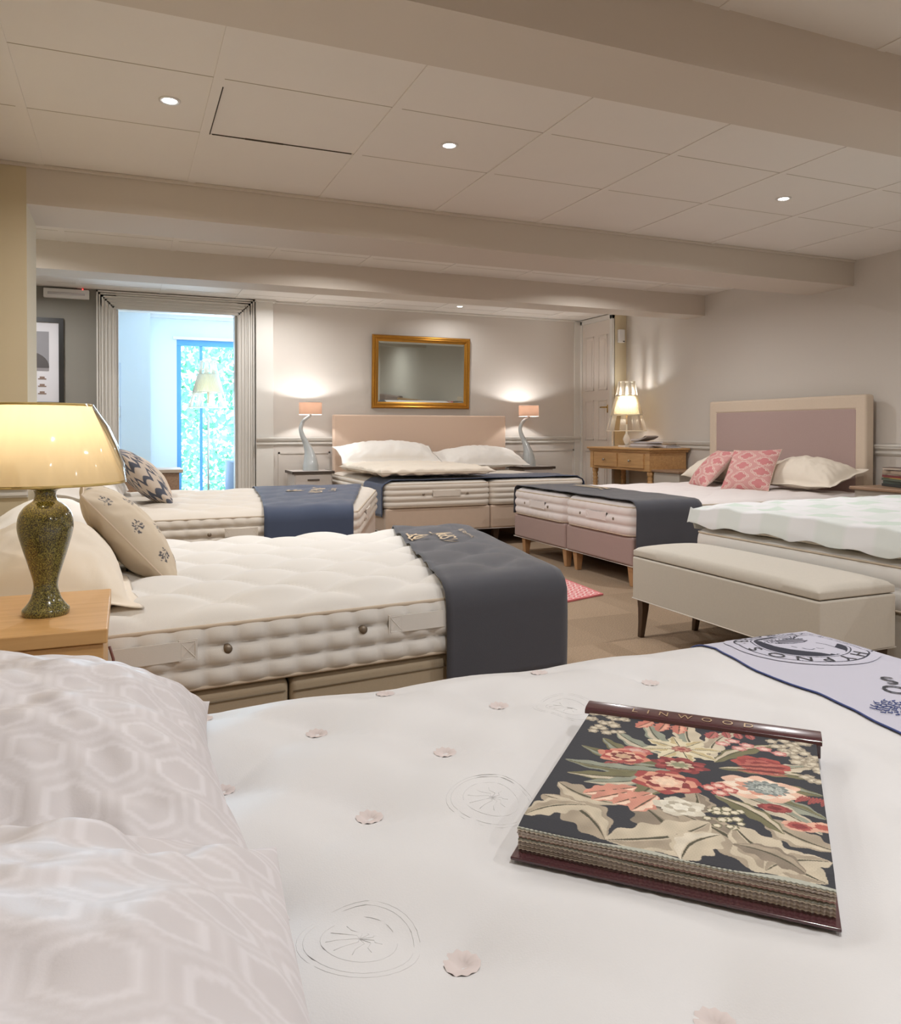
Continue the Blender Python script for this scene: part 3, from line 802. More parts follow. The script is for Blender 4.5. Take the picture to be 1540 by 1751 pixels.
# ------------------------------------------------------------------ pillows on bed A, hexagon sateen
def hexcol(w, h, s=.066, c0='c4bfc0', c1='cfcbcd'):
    A0 = np.array(lin(c0)); A1 = np.array(lin(c1))
    def hx(x, y):
        # distance in a hexagonal lattice
        a = (x % 1, y % 1.732); b = ((x-.5) % 1, (y-.866) % 1.732)
        p = min(((a[0]-.0 if a[0] < .5 else a[0]-1, a[1] if a[1] < .866 else a[1]-1.732), (b[0] if b[0] < .5 else b[0]-1, b[1] if b[1] < .866 else b[1]-1.732)), key=lambda q: q[0]**2+q[1]**2)
        d = max(abs(p[0]), abs(p[0])*.5+abs(p[1])*.866)
        return d
    def f(u, v, side):
        x, y = u*w/s, v*h/s
        d = hx(x, y)
        k = max(0., min(1., (.055-abs(d-.325))/.025))+.5*max(0., min(1., (d-.45)/.03)); k = min(1., k)
        return A0*(1-k)+A1*k
    return f
def lie(th, s=1.): return None
def bend_edge(x0, rad):
    return None
pkw = dict(m=VCS, n=190, bot=.35, flange=.045, wr=.010, pw=.62, pinch=.03)
cushion('pillow', 'pale lilac hexagon patterned pillow on the foreground mattress, upper one nearer the lamp', 'pillow', (-.165, 1.035, .655), (0, radians(2), radians(1)), .60, .64, .22, VCS, n=240, bot=.3, wr=.012, pw=.62, pinch=.10, seed=2.2, col=hexcol(.58, .74))
cushion('pillow', 'pale lilac hexagon patterned pillow in the bottom left corner of the foreground mattress', 'pillow', (-.20, .41, .685), (radians(-2), radians(1), radians(-2)), .66, .84, .22, VCS, n=240, bot=.3, wr=.014, pw=.60, pinch=.05, seed=7.7, col=hexcol(.60, .84))

# ================================================================== BED B, grey throw
BC = ((-.5, 2.12), (1.38, 2.29), (1.60, 3.60), (-.5, 3.72))
wB = quad_warp(2.0, 1.45, *BC, (-.5, 2.2))
hfB = top_fn(2.0, 1.45, A=.042, px=.165, py=.15, ox=.12, oy=.14, dimple=.35, sig=.05, seed=9.)
MBd = mattress('white tufted mattress on the bed beside the oak nightstand, under the grey lettered throw', (-.5, 2.2, .405), 2.0, 1.45, .19, TICK, warp=wB, r=.08, rows=3, pitch=.085, amp=.020, hf=hfB, res=.0125, colw=.75)
vent(MBd, 'near', .80, .105); vent(MBd, 'near', 1.215, .11); handle(MBd, 'near', .42, .715, .115, .05); handle(MBd, 'near', 1.30, 1.58, .115, .05)
divan('stone fabric divan base of the bed with the grey lettered throw', (-.5, 2.2, 0), 2.0, 1.45, .04, .395, BASEB, warp=wB, splits=((0, .985, 0, 1.45), (.985, 2.0, 0, 1.45)), seam=mat('seam_thread', '7d705c', .9))
tb = throw(MBd, 'charcoal grey bed throw lettered in beige, hanging from the bed beside the oak nightstand', 'throw', THROWG, 1.50, 1.62, 1.985, 1.99, .27, .25, seed=2.)
SER = dict(spacing=1.0)
lettering(MBd, tb, 'lettering', 'VISPRING', GOLDT, 1.755, .89, .072, ang=radians(90), sx=1.05, sy=1.5)
lettering(MBd, tb, 'small_lettering', 'Luxury beds since 1901', GOLDT, 1.865, .92, .026, ang=radians(90), sx=1.0, sy=1.3)
wl = [[(-.06, .05), (-.03, -.05), (0, .04), (.03, -.05), (.06, .05)], [(-.045, .05), (-.02, -.03), (.0, .05)], [(-.08, .055), (-.035, .05)], [(.025, .05), (.085, .055)], [(0, .04), (.02, .06), (.05, .03), (.075, .0)], [(-.015, .05), (.03, .02), (.06, -.03)]]
lettering(MBd, tb, 'crest', '', GOLDT, 1.645, .90, 1, ang=radians(90), extra=strokes(wl, .007), sx=.95, sy=.8)

cushion('pillow', 'white pillow behind the green lamp on the bed beside the oak nightstand', 'pillow', (-.22, 2.60, .66), (0, radians(8), radians(3)), .50, .74, .24, CREAMC, n=44, bot=.35, flange=.035, wr=.008, pw=.6, seed=1.4)
cushion('pillow', 'white pillow at the far side of the bed beside the oak nightstand', 'pillow', (-.26, 3.33, .665), (0, radians(8), radians(-3)), .46, .62, .24, WHITEC, n=40, bot=.35, flange=.0, wr=.008, pw=.6, seed=5.4)

def pick(c): return np.array(lin(c))
def sprig_col(base='cbbca6', ink='4c4b52', nx=3.4, ny=3.7):
    b = pick(base); k = pick(ink)
    rs = random.Random(4); dots = [(rs.uniform(-.5, .5)*.30, rs.uniform(-.5, .5)*.42, rs.uniform(.018, .038)) for _ in range(26)]
    def f(u, v, side):
        if side < 0: return b*1.02
        X, Y = u*nx, v*ny; r = math.floor(Y); xx = (X+.5*(r % 2)) % 1-.5; yy = (Y % 1)-.5
        for (dx, dy, dr) in dots:
            if abs(dx) < .2-abs(dy)*.35+.04 and (xx-dx)**2*1.2+(yy-dy)**2*.8 < dr*dr: return k
        if abs(xx-.05*sin(yy*14)) < .008 and -.3 < yy < .05: return k*1.4
        return b
    return f
cushion('cushion', 'beige cushion printed with small dark floral sprigs, leaning on the white pillows by the lamp', 'cushion', (.005, 2.90, .745), (radians(4), radians(49), radians(6)), .44, .46, .17, VC, n=150, pinch=.05, bot=.9, wr=.006, pw=.55, seed=3.3, col=sprig_col(), seam=CREAMF)

# ================================================================== BED C, navy throw
CC = ((-.47, 4.56), (1.30, 4.60), (1.95, 6.30), (-.47, 6.45))
wC = quad_warp(1.9, 1.75, *CC, (-.47, 4.6))
hfC = top_fn(1.9, 1.75, A=.030, px=.19, py=.175, ox=.1, oy=.17, dimple=.4, sig=.06, seed=4.)
MC = mattress('cream side-stitched mattress on the bed before the tall doorway, under the navy throw', (-.47, 4.6, .44), 1.9, 1.75, .185, TICKC, warp=wC, r=.08, rows=3, pitch=.085, amp=.018, hf=hfC, res=.017, colw=.75)
vent(MC, 'near', .97, .075); handle(MC, 'near', 1.06, 1.26, .08, .045)
vent(MC, 'foot', .35, .08); vent(MC, 'foot', 1.35, .08); handle(MC, 'foot', .5, .85, .095, .06)
divan('beige divan base of the bed before the tall doorway', (-.47, 4.6, 0), 1.9, 1.75, .04, .435, BASED, warp=wC, splits=((0, .95, 0, 1.75), (.95, 1.9, 0, 1.75)))
tc_ = throw(MC, 'navy blue bed throw with beige lettering on the bed before the tall doorway', 'throw', THROWN, 1.30, 1.10, 1.875, 1.80, .27, .2, seed=4.)
lettering(MC, tc_, 'lettering', 'VISPRING', GOLDT, 1.56, 1.02, .11, ang=radians(90), sy=1.1)
lettering(MC, tc_, 'small_lettering', 'London', GOLDT, 1.66, 1.02, .07, ang=radians(90))
lettering(MC, tc_, 'crest', '', GOLDT, 1.42, 1.02, 1, ang=radians(90), extra=strokes(wl, .010), sx=1.15)
cushion('pillow', 'white pillow at the head of the bed before the tall doorway', 'pillow', (-.22, 5.15, .71), (0, radians(14), radians(4)), .46, .72, .22, WHITEC, n=36, bot=.35, flange=.035, wr=.008, pw=.6, seed=2.9)
cushion('pillow', 'white pillow half hidden behind the navy zigzag cushion', 'pillow', (-.22, 5.90, .71), (0, radians(12), radians(-3)), .46, .66, .22, WHITEC, n=36, bot=.35, flange=.0, wr=.008, pw=.6, seed=8.9)
def ikat(u, v, side):
    a = pick('c6b8aa'); b = pick('4f5360')
    tri = abs(((v*11) % 1)-.5)*2
    s = (u*4.2+.62*tri+.03*sin(v*50)) % 1
    return b if s < (.42+.16*sin(u*9+1)) else a
cushion('cushion', 'navy and beige zigzag ikat cushion on the bed before the tall doorway', 'cushion', (.09, 5.28, .81), (radians(6), radians(47), radians(14)), .45, .47, .17, VC, n=130, pinch=.05, bot=.9, wr=.005, pw=.55, seed=6.3, col=ikat)
cushion('cushion', 'plain taupe cushion tucked behind the navy zigzag cushion', 'cushion', (.13, 5.86, .79), (0, radians(44), radians(4)), .42, .42, .16, CREAMF, n=40, pinch=.05, bot=.9, wr=.005, pw=.55, seed=1.3)

# ================================================================== BED D, far bed under the mirror
hfD = top_fn(1.05, 2.0, A=.012, px=.2, py=.2, ox=.1, oy=.1, seed=5.)
DM = []
for i, lab in enumerate(('blush side-stitched single mattress under the mirror, left one of the joined pair', 'blush side-stitched single mattress under the mirror, right one of the joined pair')):
    R_ = mattress(lab, (2.175+1.055*i, 6.72, .395), 1.05, 2.0, .235, TICKC, r=.09, rows=4, pitch=.5, amp=.014, hf=hfD, res=.035, colw=.12, group=None)
    vent(R_, 'near', .36, .12, .011); vent(R_, 'near', .80, .12, .011); handle(R_, 'near', .45, .73, .125, .055)
    DM.append(R_)
divan('mink fabric divan pair on dark legs, with a blush headboard, under the gilt mirror', (2.175, 6.72, 0), 2.11, 2.0, .165, .39, BASED, splits=((0, 1.055, 0, 2.0), (1.055, 2.11, 0, 2.0)), piping=PIPEW,
      legs=[(.12, .14), (.94, .14), (1.17, .14), (1.99, .14), (.12, 1.86), (1.99, 1.86)], legm=DARKL)
tD = [o for o in S.objects if o.name.startswith('divan_bed_base')][-1]
bevel(B(.03, 2.24, 2.03, 2.12, .30, 1.29).build('headboard', BLUSHF, tD), .02, 3)['label'] = 'plain blush upholstered headboard'
class DJ: pass
DD = Mattress(); DD.o = None; DD.loc = Vector((2.175, 6.72, .395)); DD.L, DD.W, DD.T = 2.105, 2.0, .235; DD.warp = ident; DD.hf = lambda x, y: 0.0
td = throw(DD, 'navy throw across the foot of the far bed pair, partly under the cream topper', 'throw', THROWN, .02, .02, .62, .62, .27, .2, swap=True, e=.018, seed=3., hsc=0)
v, f = text_mesh('Spink Edgar', .06); out = [(1.45+p[0], .14+p[1], DD.T+.042) for p in v]; add('lettering', out, f, PAPER, td)
# cream topper on the left single
def topper_post(x, y, z): return (x, y, z)
tp = cushion('mattress_topper', 'thick cream quilted topper on the left half of the far bed', 'mattress topper', (2.72, 7.50, .715), (0, 0, 0), 1.16, 1.50, .11, CREAMC, n=60, pinch=.0, bot=.7, wr=.014, pw=.22, seed=6.2, seam=PIPE, wsc=2.5)
cushion('pillow', 'white pillow on the far bed, left one under the gilt mirror', 'pillow', (2.72, 8.33, .84), (radians(22), 0, 0), 1.18, .50, .23, WHITEC, n=64, bot=.6, flange=.04, wr=.012, pw=.55, seed=3.9)
cushion('pillow', 'white pillow on the far bed, right one under the gilt mirror', 'pillow', (3.88, 8.36, .775), (radians(18), 0, 0), 1.12, .50, .23, WHITEC, n=64, bot=.6, flange=.03, wr=.010, pw=.55, seed=4.9)

# ================================================================== BED E, mauve bed with pink cushions
hfE = top_fn(2.36, .9, A=.016, px=.15, py=.14, ox=.1, oy=.1, dimple=.5, sig=.05, seed=5.)
EM = []
for i, lab in enumerate(('blush mattress of the mauve bed, nearer one of the joined pair, behind the bench', 'blush mattress of the mauve bed, farther one of the joined pair')):
    y0 = 4.49+.90*i
    R_ = mattress(lab, (3.25, y0, .36), 2.36, .89, .225, TICKP, r=.09, rows=3, pitch=.085, amp=.018, hf=hfE, res=.02, colw=.4)
    vent(R_, 'head', .20 if i == 0 else .24, .11, .011); vent(R_, 'head', .64, .11, .011); handle(R_, 'head', .29, .56, .115, .055)
    EM.append(R_)
divan('mauve fabric divan pair on oak legs with a cream and pink-grey headboard', (3.25, 4.49, 0), 2.36, 1.79, .15, .355, BASEE, splits=((0, 2.36, 0, .892), (0, 2.36, .898, 1.79)), piping=PIPEW,
      legs=[(.06, .07), (.06, .80), (.06, .96), (.06, 1.66), (2.2, .1), (2.2, 1.68)], legm=OAKL)
tE = [o for o in S.objects if o.name.startswith('divan_bed_base')][-1]
hb = MB()
Y0, Y1, Z0_, Z1_ = .10, 1.97, .30, 1.405
pr = [(Y0, Z0_), (Y0+.11, Z0_), (Y0+.11, Z1_-.125), (Y1-.11, Z1_-.125), (Y1-.11, Z0_), (Y1, Z0_), (Y1, Z1_), (Y0, Z1_)]
hb.v = [(x, p[0], p[1]) for x in (2.385, 2.485) for p in pr]; k = len(pr)
hb.f = [tuple(range(k))[::-1], tuple(range(k, 2*k))]+[(i, (i+1) % k, k+(i+1) % k, k+i) for i in range(k)]
hbo = bevel(hb.build('headboard', CREAMF, tE), .022, 3); hbo['label'] = 'cream border of the headboard'
bevel(B(2.39, 2.47, Y0+.10, Y1-.10, Z0_, Z1_-.115).build('headboard_panel', MAUVEF, hbo), .012, 2)['label'] = 'pink-grey inset panel'
class _E: pass
EE = Mattress(); EE.loc = Vector((3.25, 4.49, .36)); EE.L, EE.W, EE.T = 2.36, 1.79, .225; EE.warp = ident
EE.hf = lambda x, y: 0.
te = throw(EE, 'charcoal throw with script lettering across the foot of the mauve bed', 'throw', THROWG, .01, .01, .58, .60, .40, .20, e=.020, hsc=0, seed=6., wav=.006)
scr = [[(-.24, .02), (-.16, .05), (-.06, .045), (.02, .03)]]
for k in range(9):
    x = -.20+k*.045; scr.append([(x, -.02), (x+.012, .035), (x+.028, -.02), (x+.045, .0)])
scr += [[(-.06, .05), (.1, .06), (.26, .04)], [(.24, -.03), (.31, -.045)], [(.12, .0), (.2, .03), (.28, .01)]]
lettering(EE, te, 'script_lettering', '', GOLDT, .42, 1.22, 1, ang=radians(-90), extra=strokes(scr, .010), sx=1.0, sy=1.3)
cushion('pillow', 'cream pillow with flanged edge on the mauve bed, right of the pink cushions', 'pillow', (5.34, 4.93, .715), (0, radians(-16), radians(4)), .50, .84, .25, CREAMC, n=60, bot=.5, flange=.045, wr=.012, pw=.55, seed=2.1)
cushion('pillow', 'cream pillow on the mauve bed, left behind the pink cushions', 'pillow', (5.38, 5.93, .72), (0, radians(-16), radians(-2)), .48, .78, .24, CREAMC, n=50, bot=.5, flange=.0, wr=.010, pw=.55, seed=5.1)
def cloud(nu=4.0, nv=2.6):
    P, Q, R2_ = pick('c67f80'), pick('dac3b8'), pick('cb9793')
    def f(u, v, side):
        if side < 0: return Q
        X, Y = u*nu, v*nv; r = math.floor(Y); xx = ((X+.5*(r % 2)) % 1)-.5; yy = (Y % 1)-.5
        d = min(hypot((xx-cx)*1.0, (yy-cy)*.78)-rad for (cx, cy, rad) in ((-.22, 0, .13), (.22, 0, .13), (0, .16, .16), (0, -.16, .16), (0, 0, .22)))
        if d < 0: return P
        if d < .035: return Q
        if d < .075: return R2_
        if d < .105: return Q
        return R2_
    return f
cushion('cushion', 'pink cloud patterned cushion on the mauve bed, left one behind the other', 'cushion', (5.04, 5.74, .75), (radians(0), radians(-48), radians(-22)), .44, .48, .15, VC, n=120, pinch=.06, bot=.9, wr=.005, pw=.55, seed=7.3, col=cloud())
cushion('cushion', 'pink cloud patterned cushion on the mauve bed, front one', 'cushion', (5.03, 5.24, .76), (radians(-4), radians(-56), radians(18)), .42, .46, .15, VC, n=120, pinch=.06, bot=.9, wr=.005, pw=.55, seed=2.3, col=cloud(), seam=CREAMF)

# ================================================================== BED F, green checked duvet, and bench
hfF = top_fn(2.4, 1.68, A=.01, seed=6.)
MF = mattress('cream side-stitched mattress under the green checked duvet behind the bench', (3.02, 1.9, .33), 2.4, 1.68, .215, TICK, r=.07, rows=2, pitch=.11, amp=.012, hf=hfF, res=.035)
divan('cream divan base under the bed with the green checked duvet', (3.02, 1.9, 0), 2.4, 1.68, .05, .325, LINEN, splits=((0, 1.2, 0, 1.68), (1.2, 2.4, 0, 1.68)))
tF = [o for o in S.objects if o.name.startswith('divan_bed_base')][-1]
hF = bevel(B(2.42, 2.50, -.05, 1.75, .2, 1.24).build('headboard', mat('white_panel', 'd9dad6', .5), tF), .006, 2); bevel(B(2.40, 2.52, -.08, 1.78, 1.241, 1.28).build('top_rail', OAK, hF), .006)
tpd = cushion('mattress_topper', 'thin cream topper between the mattress and the green checked duvet', 'mattress topper', (4.2, 2.73, .565), (0, 0, 0), 2.32, 1.62, .045, CREAMC, n=60, pinch=0, bot=.8, wr=.005, pw=.2, seed=2.4)
def duv_post(x, y, z):
    yy, xx, zz = y, x, z
    L_ = .84
    if yy > L_: d = yy-L_; yy = L_+.03+.25*d; zz = z-d*.95+.006*sin(x*9)
    L2 = -1.19
    if xx < L2: d = L2-xx; xx = L2-.02-.25*d; zz = z-d*.75+.005*sin(y*7)+.004*sin(y*23+1)
    zz += .10/(1+math.exp(-(xx-.66)/.09))
    return (xx, yy, zz)
gc = pick('c9d6cd'); wc = pick('dfe0e2')
def chk(u, v, side):
    a = (math.floor(u*2.5/.16)+math.floor(v*1.9/.16)) % 2; b = math.floor(u*2.5/.16) % 2; return gc if (a and b) else (gc*.4+wc*.6 if a else wc)
cushion('duvet', 'white duvet with pale green checks spread over the bed behind the bench', 'duvet', (4.23, 2.72, .64), (0, 0, 0), 2.56, 1.90, .085, VC, n=150, pinch=0, bot=.5, wr=.012, pw=.22, seed=5.5, col=chk, post=duv_post, wsc=1.6)
cushion('cushion', 'small green cushion on the green checked duvet at the right edge', 'cushion', (5.02, 2.95, .83), (0, radians(-50), 0), .3, .3, .1, mat('leaf_green_fabric', '8aa878', .9), n=24, seed=1.)

t = thing('storage_bench', 'cream linen upholstered storage bench with dark legs at the foot of the green duvet bed', 'bench', (2.5, 2.24, 0))
bo = bevel(B(0, .43, 0, 1.215, .205, .43).build('body', LINEN, t), .010, 3)
MB().tube([(.0, 0, .208), (.43, 0, .208), (.43, 1.215, .208), (0, 1.215, .208)], .003, 6, True).build('bottom_piping', PIPEW, bo, smooth=True)
V = []; n1, n2 = 26, 60
for j in range(n2+1):
    for i in range(n1+1):
        u, v_ = -1+2*i/n1, -1+2*j/n2; f_ = ((1-u**6)*(1-v_**10))**.5 if abs(u) < 1 and abs(v_) < 1 else 0
        V.append((.215+u*.212*(1+.004*f_), .6075+v_*.605, .468+.036*((1-u*u)*(1-v_**4))**.35 if f_ > 0 else .466))
F = [(j*(n1+1)+i, j*(n1+1)+i+1, (j+1)*(n1+1)+i+1, (j+1)*(n1+1)+i) for j in range(n2) for i in range(n1)]
k0 = len(V)
rim = [i for i in range(n1+1)]+[j*(n1+1)+n1 for j in range(1, n2+1)]+[n2*(n1+1)+i for i in range(n1-1, -1, -1)]+[j*(n1+1) for j in range(n2-1, 0, -1)]
for z_ in (.434,):
    for i in rim: V.append((V[i][0], V[i][1], z_))
m_ = len(rim)
for k in range(m_): F.append((rim[k], k0+k, k0+(k+1) % m_, rim[(k+1) % m_]))
F.append(tuple(k0+k for k in range(m_))[::-1])
lid = add('lid', V, F, LINEN, t, False); bevel(lid, .006, 2)
for (x, y, c) in ((.035, .05, 1), (.395, .05, 1), (.035, 1.165, -1), (.395, 1.165, -1)):
    mb = MB(); mb.v = []
    for (z_, r_, d) in ((0, .013, .020), (.08, .016, .008), (.15, .020, 0), (.215, .024, 0)):
        for (a, b) in ((-1, -1), (1, -1), (1, 1), (-1, 1)): mb.v.append((x+a*r_, y+b*r_-c*d*0+(1 if c < 0 else -1)*d, z_))
    for k in range(3):
        for q in range(4): mb.f.append((k*4+q, k*4+(q+1) % 4, k*4+4+(q+1) % 4, k*4+4+q))
    mb.f += [(3, 2, 1, 0), (12, 13, 14, 15)]; mb.build('leg', DARKL, t, bev=.003)

# ================================================================== RUG
V = []; C = []; nx_, ny_ = 90, 60
a_, b_ = Vector((-.955, -.28)), Vector((.07, .997)); T_ = Vector((2.945, 4.39))
rp, rw = pick('cf7274'), pick('e2c2bd')
for j in range(ny_*2+1):
    for i in range(nx_*2+1):
        u, v_ = i/(nx_*2)*1.3, j/(ny_*2)*.72; p = T_+a_*u+b_*v_
        V.append((p.x-2.4, p.y-4.5, .012+.001*nz(u*9, v_*9))); X, Y = u/.085, v_/.085
        d = abs((X % 1)-.5)+abs((Y % 1)-.5); C.append(rp if (d*2 % 1) < .55 or u < .02 or v_ < .02 else rw)
F = [(j*(2*nx_+1)+i, j*(2*nx_+1)+i+1, (j+1)*(2*nx_+1)+i+1, (j+1)*(2*nx_+1)+i)[::-1] for j in range(2*ny_) for i in range(2*nx_)]
rug = add('rug', V, F, VC, None, False, loc=(2.4, 4.5, 0), cols=np.array(C)); tag(rug, 'pink and white diamond patterned rug on the carpet beyond the grey throw', 'rug')
sd = rug.modifiers.new('t', 'SOLIDIFY'); sd.thickness = .01; sd.offset = -1

# ================================================================== NIGHTSTANDS, CONSOLE
t = thing('nightstand', 'oak bedside chest under the green ceramic lamp at left', 'nightstand', (-.5, 1.715, 0))
bevel(B(0, .465, 0, .435, .67, .70).build('top', OAKX, t), .003)
bevel(B(.008, .457, .008, .43, .03, .668).build('carcass', OAKX, t), .002)
for k, z_ in enumerate((.05, .255, .46)):
    d_ = B(-.012, .009, .02, .415, z_, z_+.19).build('drawer', OAKX, t); bevel(d_, .003)
    MB().lathe([(.006, 0), (.006, -.015), (.014, -.02), (.012, -.028), (.002, -.03)], c=(-.012, .215, z_+.095), axis='x', seg=14).build('knob', BRASS, d_, smooth=True)
ky = MB().tube([(.468, .02, .655), (.475, .0, .635), (.478, -.01, .61)], .003, 6).tube([(.478, -.01, .61), (.485, -.016, .595), (.492, -.02, .578)], .004, 8)
kk = ky.build('key_tassel', mat('red_brown_leather', '6a3b30', .6), None, smooth=True, loc=(-.5, 1.725, 0)); tag(kk, 'small brown key fob hanging from the corner of the oak bedside chest', 'key fob')
MB().tube([(.490, -.02, .586), (.497, -.024, .57), (.503, -.028, .56)], .003, 8).build('metal_tip', CHROME, kk, smooth=True)

def small_stand(lab, x, y):
    t = thing('nightstand', lab, 'nightstand', (x, y, 0))
    bevel(B(0, .45, .0, .42, .635, .66).build('top', WHITEW, t), .003)
    e_ = MB().box(-.006, .456, -.006, .0, .632, .662).box(-.006, 0, -.006, .426, .632, .662).box(.45, .456, -.006, .426, .632, .662); e_.build('top_edge', DARKW, t)['label'] = 'dark brown edging'
    bevel(B(.02, .43, .02, .42, .06, .633).build('carcass', WHITEW, t), .003)
    B(.03, .42, .03, .41, 0, .06).build('plinth', DARKW, t)
    for z_ in (.46, .27, .08):
        d_ = bevel(B(.03, .42, .008, .021, z_, z_+.165).build('drawer', WHITEW, t), .003)
        B(.16, .29, -.006, .008, z_+.10, z_+.115).build('handle', DARKW, d_)
    return t
small_stand('white limed nightstand with dark edging, left of the far bed', 1.66, 8.36)
small_stand('white limed nightstand with dark edging, right of the far bed', 4.47, 8.40)

def swirl_lamp(lab, x, y, z, flip, rot, group='swan-neck table lamps'):
    t = thing('table_lamp', lab, 'lamp', (x, y, z), rot)
    pts = [(.0, 0, .0), (.0, 0, .06), (-.005, 0, .14), (-.02, 0, .22), (-.055, 0, .31), (-.095, 0, .40), (-.108, 0, .47), (-.085, 0, .54), (-.04, 0, .585), (.0, 0, .61)]
    rad = [.088, .086, .070, .050, .033, .026, .023, .021, .018, .016]
    mb = MB(); P2 = []; R2 = []
    for i in range(len(pts)-1):
        for k in range(5):
            u = k/5; a = Vector(pts[max(0, i-1)]); b = Vector(pts[i]); c = Vector(pts[i+1]); d = Vector(pts[min(len(pts)-1, i+2)])
            P2.append(.5*((2*b)+(c-a)*u+(2*a-5*b+4*c-d)*u*u+(3*b-a-3*c+d)*u**3)); R2.append(rad[i]*(1-u)+rad[i+1]*u)
    P2 = [Vector((p.x*flip, p.y, max(p.z, 0))) for p in P2]
    mb.tube(P2, R2, 28, sx=1.); mb.build('base', PORC, t, smooth=True)
    MB().lathe([(.012, .60), (.012, .66)], seg=16).build('socket', CHROME, t, smooth=True)
    MB().lathe([(.125, .625), (.125, .758)], seg=48, cap=False).build('shade', SH1, t, smooth=True)
    sp = MB().lathe([(.126, .622), (.127, .628)], seg=48, cap=False).lathe([(.126, .755), (.127, .761)], seg=48, cap=False)
    for a in (0, 2.09, 4.19): sp.tube([(0, 0, .66), (.124*cos(a), .124*sin(a), .64)], .0015, 5)
    sp.build('shade_trim', WHITEP, t)
    MB().lathe([(.012, .66), (.020, .668), (.022, .680), (.016, .692), (.003, .697)], seg=16).build('bulb', BULB, t, smooth=True)
    l = light('table_lamp_light', 'POINT', (x, y, z+.718), 8., WARM, .016)
    return t
SH1 = shade_mat('taupe_shade', 'a5826c', .10)
SH2 = shade_mat('yellow_pleated_shade', 'e8d6b2', .5)
SH3 = shade_mat('cream_string_shade', 'f3e2b4', .55)
SHW = shade_mat('white_string_shade', 'f6efe2', .35)
BULB = mat('bulb_glow', 'ffffff', .5, emit=(1, .85, .62), estr=3.)
swirl_lamp('pale blue swan-neck lamp with taupe drum shade, left of the far bed', 1.90, 8.58, .661, 1, 0)
swirl_lamp('pale blue swan-neck lamp with taupe drum shade, right of the far bed', 4.66, 8.6, .661, 1, radians(-35))

# gilt mirror
mx0, mx1, mz0, mz1 = 2.70, 3.97, 1.372, 2.25
t = thing('wall_mirror', 'large gilt framed mirror on the wall above the far bed', 'mirror', (mx0, YW-.002, mz0), rot=(radians(2.2), 0, 0))
w_, h_ = mx1-mx0, mz1-mz0
mb = MB(); prof = ((0, .012), (.010, .034), (.022, .040), (.034, .030), (.045, .036), (.056, .022), (.068, .016), (.078, .010))
k0 = 0
for (ins, dp) in prof: mb.v += [(ins, -dp, ins), (w_-ins, -dp, ins), (w_-ins, -dp, h_-ins), (ins, -dp, h_-ins)]
for i in range(len(prof)-1):
    for k in range(4): mb.f.append((4*i+k, 4*i+(k+1) % 4, 4*i+4+(k+1) % 4, 4*i+4+k))
n_ = len(mb.v); mb.v += [(0, 0, 0), (w_, 0, 0), (w_, 0, h_), (0, 0, h_)]
for k in range(4): mb.f.append((n_+k, n_+(k+1) % 4, (k+1) % 4, k))
mb.build('frame', GILT, t)
i0, i1 = .076, .10
mb = MB(); mb.v = [(i0, -.009, i0), (w_-i0, -.009, i0), (w_-i0, -.009, h_-i0), (i0, -.009, h_-i0), (i1, -.012, i1), (w_-i1, -.012, i1), (w_-i1, -.012, h_-i1), (i1, -.012, h_-i1)]
mb.f = [(0, 1, 5, 4), (1, 2, 6, 5), (2, 3, 7, 6), (3, 0, 4, 7), (4, 5, 6, 7)]; mb.build('mirror_glass', MIRROR, t)

# oak console against the right wall
t = thing('console_table', 'oak console table with two drawers and turned legs beyond the mauve bed', 'console table', (5.25, 6.95, 0))
bevel(MB().box(-.03, .53, -.03, 1.20, .885, .91).build('top', OAK, t), .008, 3)
bevel(B(-.012, .52, -.012, 1.18, .862, .885).build('cornice', OAK, t), .008, 3)
bevel(B(.005, .50, .005, 1.16, .655, .862).build('frame', OAK, t), .003)
for q in ((-.002, .007, -.0025, .065), (-.002, .007, 1.10, 1.165)): bevel(B(*q, .656, .861).build('corner_block', OAK, t), .002)
for (a, b) in ((.10, .565), (.60, 1.07)):
    d_ = bevel(B(-.012, .01, a, b, .685, .845).build('drawer', OAK, t), .003)
    MB().lathe([(.006, 0), (.007, -.012), (.015, -.02), (.014, -.028), (.003, -.032)], c=(-.012, (a+b)/2, .765), axis='x', seg=16).build('knob', CHROME, d_, smooth=True)
prof = [(.024, 0), (.028, .02), (.018, .05), (.030, .09), (.022, .13)]
z_ = .15
while z_ < .56: prof += [(.026, z_), (.034, z_+.02), (.026, z_+.04)]; z_ += .045
prof += [(.030, .60), (.036, .62), (.036, .656)]
for (x, y) in ((.045, .045), (.045, 1.12), (.455, .045), (.455, 1.12)): MB().lathe(prof, c=(x, y, 0), seg=20).build('leg', OAK, t, smooth=True)

